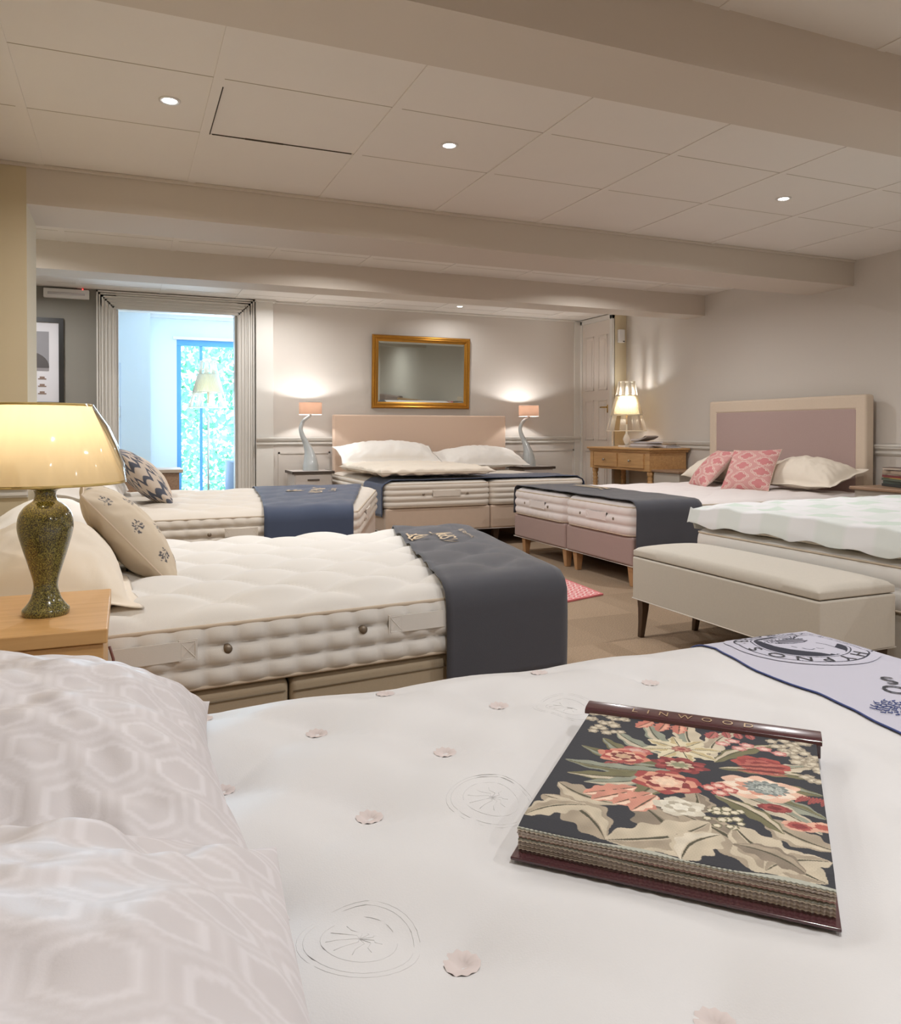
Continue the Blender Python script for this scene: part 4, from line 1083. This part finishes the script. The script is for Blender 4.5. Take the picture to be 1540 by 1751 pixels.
def string_lamp(lab, x, y, z, pole=False, lit=True):
    t = thing('table_lamp' if not pole else 'floor_lamp', lab, 'lamp', (x, y, z))
    zb = 0. if not pole else 1.21
    B(-.07, .07, -.07, .07, 0, .02).build('base', GLASSY, t)
    if pole: MB().tube([(0, 0, .02), (0, 0, 1.30)], .012, 10).build('pole', WHITEP, t, smooth=True)
    else: MB().lathe([(.012, .02), (.03, .05), (.045, .09), (.03, .13), (.012, .16), (.012, .27)], seg=24).build('stem', GLASSY, t, smooth=True)
    def ring(z0, r0, r1, h, n, m, gaps, nm):
        mb = MB()
        for k in range(n):
            if gaps and (k % 7) in (2, 3, 4, 5): pass
            a = 2*pi*k/n
            if gaps and sin(a*9+z0*20) < -.25: continue
            mb.tube([(r0*cos(a), r0*sin(a), z0), (r1*cos(a), r1*sin(a), z0+h)], .0034, 4)
        for (r_, zz) in ((r0, z0), (r1, z0+h)): mb.tube([(r_*cos(2*pi*k/48), r_*sin(2*pi*k/48), zz) for k in range(48)], .0045, 5, True)
        mb.build(nm, m, t, smooth=True)
    z1 = zb+.19
    ring(z1, .235, .185, .19, 110, SHW, True, 'lower_string_band'); ring(z1+.19, .188, .125, .23, 84, SHW, False, 'middle_string_band'); ring(z1+.42, .125, .095, .165, 90, SHW, True, 'upper_string_band')
    MB().lathe([(.150, z1+.19), (.115, z1+.415)], seg=40, cap=False).build('inner_shade', SH3, t, smooth=True)
    MB().lathe([(.012, z1+.05), (.012, z1+.22)], seg=12).build('socket', BRASS, t, smooth=True)
    if lit:
        MB().lathe([(.012, z1+.22), (.026, z1+.25), (.028, z1+.275), (.018, z1+.30), (.002, z1+.31)], seg=16).build('bulb', BULB, t, smooth=True)
        light('console_lamp_light', 'POINT', (x, y, z+z1+.36), 5.5, WARM, .02)
    return t
GLASSY = mat('clear_acrylic', 'e6e4df', .06, coat=.5)
string_lamp('tapering three-tier string shade lamp glowing on the oak console', 5.50, 7.72, .911)
string_lamp('tapering string shade lamp standing in the next room, unlit against the window', .97, 10.3, 0.0, True, False)

# magazines and brochures on the console: individual
rm = random.Random(11)
zc = .911; mags = [(a_1, b_1, c_1, d_1, e_1*1.8) for (a_1, b_1, c_1, d_1, e_1) in [('c0a89a', 'wide grey brochure, bottom of the stack beside the string lamp', .30, .24, .010), ('8d8580', 'grey stapled brochure, second from the bottom beside the string lamp', .29, .22, .012), ('6c625c', 'dark brochure, third from the bottom beside the string lamp', .28, .21, .008),
       ('a8968c', 'beige brochure in the middle of the stack beside the string lamp', .27, .21, .009), ('8e2f3a', 'red covered magazine near the top of the stack beside the string lamp', .25, .18, .007), ('3c3436', 'dark curled magazine on top of the stack beside the string lamp', .24, .17, .006), ('d8cfc8', 'white leaflet lying on the curled magazines', .2, .14, .004)]]
for k, (c_, lab, a, b, h_) in enumerate(mags):
    top_ = k >= 4
    o = thing('magazine', lab, 'magazine', (5.47+rm.uniform(-.01, .01), 7.30+rm.uniform(-.03, .03), zc), radians(rm.uniform(-14, 14)), 'brochures on the oak console')
    zc += h_
    V = []; F = []; n_ = 10
    for i in range(n_+1):
        u = i/n_; cu = (.05*(u**2.4) if top_ else 0)*(1-.15*(k-4))
        for (dy, dz) in ((-b/2, 0), (b/2, 0), (b/2, h_-.001), (-b/2, h_-.001)): V.append(((-dy), a*(.5-u), cu+dz))
    for i in range(n_):
        for q in range(4): F.append((4*i+q, 4*i+(q+1) % 4, 4*i+4+(q+1) % 4, 4*i+4+q))
    F += [(3, 2, 1, 0), (4*n_, 4*n_+1, 4*n_+2, 4*n_+3)]
    add('pages', V, F, PAPER if k % 2 else mat('page_grey', 'a9a19b', .8), o)
    V2 = [(v[0]*1.0, v[1], v[2]+.0008) for i, v in enumerate(V) if i % 4 in (2, 3)]
    add('cover', V2, [(2*i, 2*i+1, 2*i+3, 2*i+2) for i in range(n_)], mat('cover_'+c_, c_, .35), o)
# brochures fanned further along the console
for k in range(4):
    o = thing('magazine', ('thin grey brochure lying flat on the near end of the oak console', 'taupe brochure lying flat on the near end of the oak console', 'dark brochure lying at the near wall corner of the oak console', 'beige brochure on the near end of the oak console, top one')[k], 'magazine', (5.60-.02*k, 7.10+.01*k, .911+.008*k), radians(-8+9*k), 'brochures on the oak console')
    B(-.10, .10, -.14, .14, 0, .0065).build('pages', PAPER, o); B(-.101, .101, -.141, .141, .0066, .0076).build('cover', mat('mag%d' % k, ('8f8780', '796e66', '5b524d', 'a29486')[k], .4), o)

# bedside table right of the mauve bed with sample books
t = thing('bedside_table', 'grey painted bedside table with a brown top, right of the mauve bed', 'bedside table', (5.10, 3.72, 0))
bevel(B(0, .55, 0, .58, .655, .68).build('top', BROWNT, t), .006, 2)
bevel(B(.03, .53, .03, .555, .05, .654).build('carcass', GREYP, t), .003)
for z_ in (.08, .36):
    d_ = bevel(B(.018, .031, .06, .52, z_, z_+.25).build('drawer', GREYP, t), .003)
    MB().lathe([(.006, 0), (.014, -.018), (.012, -.026), (.002, -.028)], c=(.018, .29, z_+.13), axis='x', seg=14).build('knob', DARKW, d_, smooth=True)
t2 = thing('bedside_table', 'small brown-topped bedside table left of the mauve bed', 'bedside table', (5.28, 6.50, 0))
bevel(B(0, .48, 0, .46, .655, .68).build('top', BROWNT, t2), .005); bevel(B(.02, .46, .02, .44, .04, .654).build('carcass', GREYP, t2), .003)
zz = .681
bk = [('2d3232', .020, 'black sample book at the bottom of the pile on the right bedside table'), ('41504a', .024, 'dark green sample book in the pile on the right bedside table'), ('4f5a4c', .018, 'green sample book in the pile on the right bedside table'), ('b59a4e', .006, 'thin yellow sample book in the pile on the right bedside table'), ('7d2f33', .018, 'dark red sample book in the pile on the right bedside table'), ('8f7f72', .012, 'taupe sample book in the pile on the right bedside table'), ('a08d7b', .022, 'thick beige sample book in the pile on the right bedside table'), ('5a4b48', .008, 'brown covered sample book on top of the pile on the right bedside table')]
for k, (c_, h_, lab) in enumerate(bk):
    o = thing('sample_book', lab, 'sample book', (5.40+.006*sin(k*2.), 4.00+.006*cos(k*3.), zz), radians(-24+3*sin(k*1.7)), 'fabric sample books by the mauve bed')
    bevel(B(-.13, .13, -.17, .17, 0, h_-.002).build('swatches', mat('book_'+c_, c_, .8, var=.15, vscale=60), o), .003); B(-.133, -.12, -.172, .172, -.0, h_-.0005).build('spine', mat('spine_'+c_, c_, .4), o); zz += h_
o = thing('sample_book', 'pale slim sample book lying askew on top of the pile', 'sample book', (5.34, 4.06, zz), radians(10), 'fabric sample books by the mauve bed'); B(-.05, .05, -.10, .10, 0, .014).build('swatches', mat('pale_swatch', 'b9aa9c', .8), o); B(-.051, .051, -.101, .101, .0141, .017).build('cover', mat('brown_cover', '5a4742', .5), o)
o = thing('sample_book', 'maroon sample book at the back of the right bedside table', 'sample book', (5.52, 3.80, .681), radians(-6), 'fabric sample books by the mauve bed'); B(-.08, .08, -.12, .12, 0, .14).build('swatches', mat('dark_maroon', '4b2f34', .6), o); B(-.082, .082, -.122, .122, .141, .146).build('cover', mat('brown_cover'), o)

# ================================================================== GREEN CERAMIC LAMP
t = thing('table_lamp', 'glowing yellow shade lamp with a speckled green urn base on the oak bedside chest', 'lamp', (-.162, 1.905, .7005))
prof = [(.046, 0), (.0475, .004), (.047, .012), (.040, .020), (.031, .034), (.0255, .052), (.0245, .066), (.028, .084), (.037, .115), (.047, .150), (.0545, .180), (.0555, .200), (.051, .220), (.040, .236), (.026, .246), (.0225, .252), (.021, .262), (.024, .270), (.031, .273), (.0315, .276), (.020, .283), (.008, .290), (.007, .292)]
def ease(p, n=4):
    out = []
    for i in range(len(p)-1):
        for k in range(n):
            u = k/n; a = p[max(0, i-1)]; b = p[i]; c = p[i+1]; d = p[min(len(p)-1, i+2)]
            out.append(tuple(.5*((2*b[q])+(c[q]-a[q])*u+(2*a[q]-5*b[q]+4*c[q]-d[q])*u*u+(3*b[q]-a[q]-3*c[q]+d[q])*u**3) for q in (0, 1)))
    return out+[p[-1]]
# speckled glaze
mg = bpy.data.materials.new('speckled_green_glaze'); mg.use_nodes = True; nt = mg.node_tree; N = nt.nodes; L = nt.links; b_ = N['Principled BSDF']
b_.inputs['Roughness'].default_value = .18; b_.inputs['Coat Weight'].default_value = .8; b_.inputs['Coat Roughness'].default_value = .04
tcn = N.new('ShaderNodeTexCoord'); nn = N.new('ShaderNodeTexNoise'); nn.inputs['Scale'].default_value = 420; nn.inputs['Detail'].default_value = 2
r1 = N.new('ShaderNodeValToRGB'); r1.color_ramp.elements[0].position = .42; r1.color_ramp.elements[1].position = .62
r1.color_ramp.elements[0].color = (*lin('34301c'), 1); r1.color_ramp.elements[1].color = (*lin('8c8645'), 1)
L.new(tcn.outputs['Object'], nn.inputs['Vector']); L.new(nn.outputs['Fac'], r1.inputs[0]); L.new(r1.outputs[0], b_.inputs['Base Color'])
MB().lathe(ease(prof), seg=56).build('urn_base', mg, t, smooth=True)
MB().lathe([(.006, .288), (.006, .33)], seg=14).build('stem', BRASS, t, smooth=True)
sxo = -.012
def shade_prof(z): return
nseg = 140; mb = MB(); zs = [.288, .33, .37, .41, .455]; rs = [.172, .153, .137, .122, .104]
V = []; F = []
for (r_, z_) in zip(rs, zs):
    for k in range(nseg):
        a = 2*pi*k/nseg; q = r_*(1+.006*sin(a*35)+.003*nz(cos(a)*4, sin(a)*4, z_*8)); V.append((sxo+q*cos(a), q*sin(a), z_))
for i in range(len(zs)-1):
    for k in range(nseg): F.append((i*nseg+k, i*nseg+(k+1) % nseg, (i+1)*nseg+(k+1) % nseg, (i+1)*nseg+k))
sh = add('lamp_shade', V, F, SH2, t, True); sh['label'] = 'pleated yellow fabric shade'
MB().tube([(sxo+.173*cos(2*pi*k/60), .173*sin(2*pi*k/60), .287) for k in range(60)], .003, 6, True).tube([(sxo+.105*cos(2*pi*k/60), .105*sin(2*pi*k/60), .456) for k in range(60)], .003, 6, True).build('shade_trim', mat('gold_braid', 'd9bd77', .6), sh, smooth=True)
V = []; nseg = 96
for (r_, z_) in ((.176, .286), (.170, .325), (.160, .365), (.139, .41), (.1075, .458)):
    for k in range(nseg):
        a = 2*pi*k/nseg; q = r_*(1+.02*nz(cos(a)*5, sin(a)*5, z_*14)+.006*sin(a*21+z_*60)); V.append((sxo+q*cos(a), q*sin(a), z_))
F = [(i*nseg+k, i*nseg+(k+1) % nseg, (i+1)*nseg+(k+1) % nseg, (i+1)*nseg+k) for i in range(4) for k in range(nseg)]
add('plastic_wrap', V, F, FILM, t, True)
MB().lathe([(.012, .33), (.012, .345), (.022, .358), (.024, .368), (.016, .380), (.002, .384)], seg=20).build('bulb', BULB, t, smooth=True)
light('green_lamp_light', 'POINT', (-.162-.012, 1.905, .7005+.405), 1.15, (1, .87, .68), .018)

# ================================================================== WALL THINGS
t = thing('framed_print', 'black framed print with grey bedroom photographs at the far left wall', 'framed picture', (-1.3, YW-.012, 1.35))
fx0, fx1, fz0, fz1 = 0, .72, 0, .90
MB().box(0, .72, -.03, 0, 0, .045).box(0, .72, -.03, 0, .855, .90).box(0, .045, -.03, 0, .045, .855).box(.675, .72, -.03, 0, .045, .855).build('frame', BLACKF, t)
B(.045, .675, -.012, -.002, .045, .855).build('mount', PAPER, t)
pg_ = MB(); pg_.box(.18, .585, -.0135, -.012, .36, .76); ph = pg_.build('photograph', PHOTO, t)
MB().lathe([(.001, -.0005), (.17, -.0005)], c=(.40, 0, .40), axis='y', seg=30, sx=1.1, sy=.9, cap=False, fn=lambda x, y, z: (x, -.0142, max(z, .39))).build('bed_motif', mat('dark_motif', '5a5555', .7), ph)
B(.18, .585, -.0145, -.0136, .36, .39).build('floor_motif', mat('mid_motif', '8f8a8c', .7), ph)
for k in range(3):
    mb = MB(); cx = .53; cz = .285-.075*k
    mb.box(cx-.045, cx+.03, -.0138, -.012, cz-.012, cz).box(cx-.03, cx+.015, -.0138, -.012, cz, cz+.018); mb.build('bed_picture', mat('brown_motif', '8a7468', .7), t)
mb = MB()
t = thing('emergency_light', 'white emergency light strip with a red indicator above the black framed print', 'emergency light', (-.76, YW-.012, 2.455))
bevel(B(0, .42, -.06, 0, 0, .095).build('housing', WHITEP, t), .008, 2)
MB().tube([(.04, -.063, .045), (.38, -.063, .045)], .012, 10).build('tube', mat('frosted_tube', 'c9c6c6', .3), t, smooth=True)
MB().lathe([(.006, 0), (.004, -.006), (.001, -.007)], c=(.36, -.055, .10), axis='y', seg=12).build('indicator', mat('red_indicator', 'ff3030', .5, emit=(1, .05, .05), estr=3.), t, smooth=True)
t = thing('wall_sensor', 'white box sensor high on the wall beside the panelled door', 'alarm sensor', (5.66, 8.15, 2.20))
bevel(B(0, .09, -.05, 0, 0, .165).build('housing', WHITEP, t), .012, 3); B(.055, .08, -.0515, -.049, .01, .022).build('lens', BLACKF, t)
t = thing('wall_box', 'small white box high on the wall above the left end of the emergency light', 'alarm sensor', (-1.05, YW-.2, 2.42)); bevel(B(0, .16, 0, .18, -.2, .12).build('housing', WHITEP, t), .008)

# wooden chest beyond bed C
t = thing('bedside_table', 'brown-topped wooden bedside table beyond the navy zigzag cushion', 'bedside table', (-.10, 6.95, 0))
bevel(B(0, .55, 0, .42, .745, .775).build('top', mat('pale_top', 'b5a899', .5), t), .004); bevel(B(.02, .52, .02, .40, .04, .744).build('carcass', BROWNT, t), .003)

# next room: upholstered bed with a rolled duvet
t = thing('divan_bed_base', 'upholstered bed base in the next room seen through the doorway', 'bed base', (1.33, 9.75, 0)); bevel(B(0, 1.6, 0, 1.4, .05, .52).build('base_section', mat('blue_white_fabric', 'c9d0da', .9), t), .05, 4); bevel(B(-.06, 0.0, -.02, 1.4, 0, .72).build('footboard', mat('slate_fabric', '56657e', .9), t), .03, 3)
cushion('duvet', 'white rolled duvet on the bed in the next room', 'duvet', (2.02, 10.3, .67), (0, 0, 0), 1.3, 1.0, .26, WHITEC, n=30, bot=.5, wr=.03, seed=3.)
# bed against the right wall, reflected in the mirror
TAUPE = mat('taupe_fabric', '8c7a72', .9, bump=.2)
t = divan('taupe bed base with a taupe headboard by the right wall, seen only in the mirror', (3.45, -.35, 0), 2.15, 1.65, .05, .36, TAUPE, splits=((0, 1.07, 0, 1.65), (1.07, 2.15, 0, 1.65)))
bevel(B(2.17, 2.28, -.02, 1.67, .2, 1.30).build('headboard', TAUPE, t), .03, 3)
mattress('white mattress on the taupe bed base, seen only in the mirror', (3.45, -.35, .365), 2.15, 1.65, .22, TICK, res=.05, amp=.01)

# ================================================================== FABRIC SAMPLE BOOK on the foreground mattress
bz = .36+AT+max(hfA(BX-AX0+a*cos(BA)-b*sin(BA), BY-AY0+a*sin(BA)+b*cos(BA)) for a in np.linspace(-.17, .17, 12) for b in np.linspace(-.23, .23, 15))+.001
book = thing('fabric_sample_book', 'open-fronted fabric sample book with a dark floral cloth and maroon header on the foreground mattress', 'sample book', (BX, BY, bz), BA)
bw, bh = .326, .430
cov = bevel(B(-bw/2-.004, bw/2+.004, -bh/2-.004, bh/2, 0, .0035).build('back_cover', MAROON, book), .001); cov['label'] = 'dark maroon back cover'
cA = [pick(c) for c in ('b8a894', '8d7f72', 'a39384', '74685f', 'c3b5a2', '6f7068', '8c6560')]
nl = 13; rs_ = random.Random(5)
for k in range(nl):      # pinked cloth swatches, each its own sheet
    z0 = .0045+k*.00215; ins = -.006+.0005*rs_.uniform(-2, 3) + (.004 if k > 9 else 0)
    V = []; n_ = 120
    cc = []
    for j, (yy) in enumerate((bh/2-.02, 0., -bh/2+.03, -bh/2+.008)):
        for i in range(n_+1):
            x = -bw/2+bw*i/n_; sag = .0022*nz(x*9, yy*5, k*.15)*(1 if j > 1 else 0)
            y_ = yy-(ins if j == 3 else 0)+(.0018 if (i % 2 and j == 3) else 0)
            V.append((x, y_, z0+sag)); cc.append(0)
    F = [(j*(n_+1)+i, j*(n_+1)+i+1, (j+1)*(n_+1)+i+1, (j+1)*(n_+1)+i)[::-1] for j in range(3) for i in range(n_)]
    nm_ = 'swatch_cloth_%d' % (k % 7)
    s_ = add('fabric_swatch', V, F, mat(nm_, ('ded3c4', 'b8aa9c', 'd0c4b6', 'a89c92', 'e6dccc', 'a6a79b', 'c09d95')[k % 7], .9, bump=.3, bscale=900, var=.2, vscale=900), book)
    q = s_.modifiers.new('t', 'SOLIDIFY'); q.thickness = .0016; q.offset = 0
# printed floral cloth on top
GW, GH = 380, 470
yy, xx = np.mgrid[0:GH, 0:GW]; U = xx/(GW-1); Vv = 1-yy/(GH-1)     # U 0 left..1 right, Vv 1 far..0 near
nse = lambda s, a, b: (np.sin(U*s*1.3+a)*np.sin(Vv*s+b)+np.sin((U+Vv)*s*.9+b)*np.sin((U-Vv)*s*1.1+a))*.5
img = np.zeros((GH, GW, 3)); img[:] = pick('33343b')
AS = bh/bw
def put(mask, col, sh_=0.10, s=60, a=0.):
    c = pick(col); k = 1+sh_*nse(s, a, a*2.3); img[mask] = (c[None, :]*k[mask][:, None])
def leaf(x0, y0, x1, y1, w, col, c2=None, bend=0.):
    dx, dy = x1-x0, (y1-y0)*AS; L_ = hypot(dx, dy); ux, uy = dx/L_, dy/L_
    px_, py_ = U-x0, (Vv-y0)*AS; t_ = (px_*ux+py_*uy)/L_; n_ = -px_*uy+py_*ux-bend*L_*np.sin(pi*np.clip(t_, 0, 1))
    ww = w*np.sin(pi*np.clip(t_, 0, 1))**.7*(1+.15*np.sin(t_*25+x0*30))
    m = (t_ > 0) & (t_ < 1) & (np.abs(n_) < ww); put(m, col, .15, 40, x0*9)
    if c2: put(m & (n_ > ww*.15) & (n_ < ww*.7), c2, .15, 55, y0*9)
    put(m & (np.abs(n_) < ww*.07), '4f4b35', .0)
def flower(x, y, r, n, cols, rot=0., squash=1., deep=.25):
    px_, py_ = (U-x), (Vv-y)*AS/squash; d = np.hypot(px_, py_); a = np.arctan2(py_, px_)+rot
    for i, c in enumerate(cols):
        rr = r*(1-i/len(cols)*.85); e = rr*(1-deep*(1-np.abs(np.cos(a*n/2+i*1.1)))+.04*np.sin(a*11+i*3))
        m = d < e; put(m, c, .12, 50+i*20, i+x*7)
        if i < len(cols)-1: put(m & (np.abs(np.cos(a*n/2+i*1.1)) < .10) & (d > e*.35), cols[min(i+1, len(cols)-1)], .1)
# scroll leaves in stone and beige
ST, SB, SG, OL, GR = 'a8987f', 'c8b99d', '8b7c68', '75704a', '8f9480'
for q in (((.02, .20, .30, .02, .09), ST, SB), ((.30, .22, .05, .30, .07), ST, SB), ((.36, .26, .52, .02, .10), SG, ST), ((.50, .25, .78, .02, .09), ST, SG), ((.62, .22, .30, .02, .10), SB, ST), ((.98, .02, .70, .22, .10), SB, ST), ((1.02, .18, .80, .30, .07), ST, SB), ((.0, .06, .2, .18, .06), SB, ST), ((.55, .0, .66, .16, .08), SB, 'd6cab2'), ((.80, .02, 1.0, .12, .06), SB, ST), ((.70, .12, .92, .04, .05), SG, ST)): leaf(*q[0], q[1], q[2], .12)
for q in (((.45, .55, .05, .62, .045), OL, GR), ((.45, .52, .02, .48, .05), GR, OL), ((.45, .50, .06, .38, .05), OL, SB), ((.42, .48, .14, .33, .04), GR, SB), ((.35, .58, .12, .72, .04), OL, GR), ((.42, .64, .16, .80, .04), GR, SB), ((.45, .68, .28, .94, .04), GR, SB), ((.55, .68, .46, .97, .06), SB, GR), ((.58, .66, .66, .96, .05), SB, ST), ((.60, .64, .84, .88, .04), OL, SB), ((.62, .60, .99, .64, .04), OL, SB), ((.70, .50, 1.0, .52, .05), OL, GR), ((.70, .45, 1.0, .36, .05), GR, OL), ((.66, .44, .98, .26, .05), SB, GR), ((.62, .40, .86, .22, .04), OL, SB), ((.40, .44, .30, .25, .05), OL, ST), ((.55, .40, .55, .24, .06), ST, SG), ((.8, .62, .98, .74, .04), SB, GR)): leaf(*q[0], q[1], q[2], .08)
# blossom clusters top corners
rf = random.Random(8)
for (cx, cy, n_, sp) in ((.10, .92, 16, .09), (.14, .82, 10, .08), (.88, .90, 16, .08), (.93, .78, 14, .07), (.97, .68, 9, .04)):
    for _ in range(n_): flower(cx+rf.uniform(-sp, sp), cy+rf.uniform(-.07, .07), rf.uniform(.022, .034), 5, ('9c8f78', 'bdb096', 'd2c6ac'), rf.uniform(0, 6), 1., .3)
for _ in range(16): flower(.66+rf.uniform(-.07, .07), .265+rf.uniform(-.06, .06), rf.uniform(.015, .024), 5, ('6e6a4c', 'd2c6a6', 'e0d6ba'), rf.uniform(0, 6))
# bell flowers, tulips
for (x0, y0, x1, y1, w) in ((.30, .95, .24, .86, .035), (.36, .96, .34, .85, .035), (.42, .96, .43, .85, .035), (.58, .93, .56, .85, .03), (.62, .95, .64, .88, .02), (.67, .95, .69, .89, .02), (.72, .95, .74, .90, .02)): leaf(x0, y0, x1, y1, w, 'c9705a' if x0 < .5 else 'a84a48', 'e3a183' if x0 < .5 else 'c06a60')
for (x0, y0, x1, y1, w) in ((.34, .36, .16, .25, .05), (.33, .33, .20, .22, .045), (.40, .34, .28, .22, .05), (.42, .33, .35, .20, .05)): leaf(x0, y0, x1, y1, w, 'd58a70', 'ecc9ac')
flower(.28, .645, .075, 5, ('b2504a', 'cc8377', 'dba99a'), .4, .7); 
for a in range(8):
    an = a*2*pi/8+.3; leaf(.46, .71, .46+.17*cos(an), .71+.115*sin(an), .036, 'd8cba6', 'c2ad78')
flower(.46, .71, .045, 9, ('9b5a4c', 'c98a70', 'a34a44'), 0, .8)
flower(.24, .585, .115, 6, ('d98668', 'b4463f', 'e6ad8c', '7d2d2c', 'caa27c'), .2, .75)
flower(.47, .575, .12, 8, ('8e3232', 'a9443f', '7d2629', 'c9b493', '8b8d6a'), .1, .7, .35)
flower(.78, .69, .115, 6, ('b5473c', '9a3531', 'b8574a', '8c2f2c'), .9, .75, .15)
for k in range(5): leaf(.69, .66-.012*k, .88, .72-.022*k, .012, '7f2a2a' if k % 2 else 'c0604e')
flower(.44, .435, .14, 6, ('a93f3a', 'df9576', '8e302f', 'e7b394', 'ecc9a8'), .5, .78, .22)
flower(.78, .50, .165, 7, ('e3b497', 'e9d3bb', 'd68f72', 'ecd6c0'), .2, .72, .22); flower(.80, .51, .085, 14, ('7c8580', '98a09a', '6d7672', 'a9b0a8'), .2, .8, .2)
for _ in range(12): flower(.80+rf.uniform(-.05, .05), .51+rf.uniform(-.03, .03), .012, 5, ('b9beb4', '8b928c'), 0)
for (x, y) in ((.66, .86), (.72, .84), (.79, .83), (.85, .81), (.69, .80), (.62, .82)): flower(x, y, .034, 5, ('c4706a', 'd99a8e', 'e8c2b2'), x*20, .85)
for (x, y) in ((.60, .445), (.64, .42), (.67, .45), (.63, .47)): flower(x, y, .036, 5, ('b24a46', 'd88a78', 'eac3ae'), x*20, .85)
flower(.51, .285, .10, 5, ('cfc6b0', 'ddd6c2', 'b5ab94', 'e2dcc9'), .6, .8, .3)
flower(.83, .375, .06, 4, ('8f3030', 'a8423c', '7c2626'), 0, .6, .1); flower(.91, .285, .06, 4, ('dba184', 'b04a40', '8c2d2c'), .5, .7, .15); flower(.985, .305, .05, 4, ('e0a688', 'b5503f'), .2, .8, .15)
for k in range(7): leaf(.18+.02*k, .50+.006*k, .20+.02*k, .525+.006*k, .008, 'a0433f')
for k in range(8): leaf(.90+.015*k, .44+.01*(k % 3), .93+.012*k, .50, .008, 'a8433f')
img *= (1+.08*nse(400, 1., 2.))[:, :, None]
gry = img.mean(2, keepdims=True); img = (img*.80+gry*.20)*.86
gx = -bw/2+bw*U; gy = -bh/2+.012+(bh-.03)*Vv
gz = .0045+nl*.00215+.0012 + .0012*np.sin(U*9)*np.sin(Vv*7) - .0035*np.clip((.06-Vv)/.06, 0, 1)
edge_ = (Vv == 0); gy = gy+np.where(edge_ & ((xx//3) % 2 == 0), .002, 0)
VV = np.stack([gx.ravel(), gy.ravel(), gz.ravel()], 1)
ii = np.arange(GH*GW).reshape(GH, GW)
FF = np.stack([ii[:-1, :-1].ravel(), ii[1:, :-1].ravel(), ii[1:, 1:].ravel(), ii[:-1, 1:].ravel()], 1)
fc = add('floral_cloth', VV.tolist(), FF.tolist(), VC, book, True, cols=np.clip(img.reshape(-1, 3), 0, 1)); fc['label'] = 'dark cloth printed with red and cream flowers'
q = fc.modifiers.new('t', 'SOLIDIFY'); q.thickness = .001; q.offset = 0
# header bar
prof = [(bh/2-.042, .0325), (bh/2-.040, .0385), (bh/2-.034, .0415), (bh/2-.010, .0425), (bh/2-.001, .040), (bh/2+.003, .034), (bh/2+.003, .0), (bh/2-.004, .0), (bh/2-.004, .0325)]
mb = MB(); k = len(prof)
for x in (-bw/2-.008, bw/2+.008): mb.v += [(x, p[0], p[1]) for p in prof]
mb.f = [tuple(range(k)), tuple(range(k, 2*k))[::-1]]+[(i, k+i, k+(i+1) % k, (i+1) % k) for i in range(k)]
hd = mb.build('header_bar', MAROON, book); bevel(hd, .0008); hd['label'] = 'glossy maroon header bar with gold lettering'
v, f = text_mesh('LINWOOD', .021, 2.2)
add('lettering', [(p[0]-.01, p[1]+bh/2-.0255, .0420+(p[1]-0)*.04+.0006) for p in v], f, GOLDL, hd)
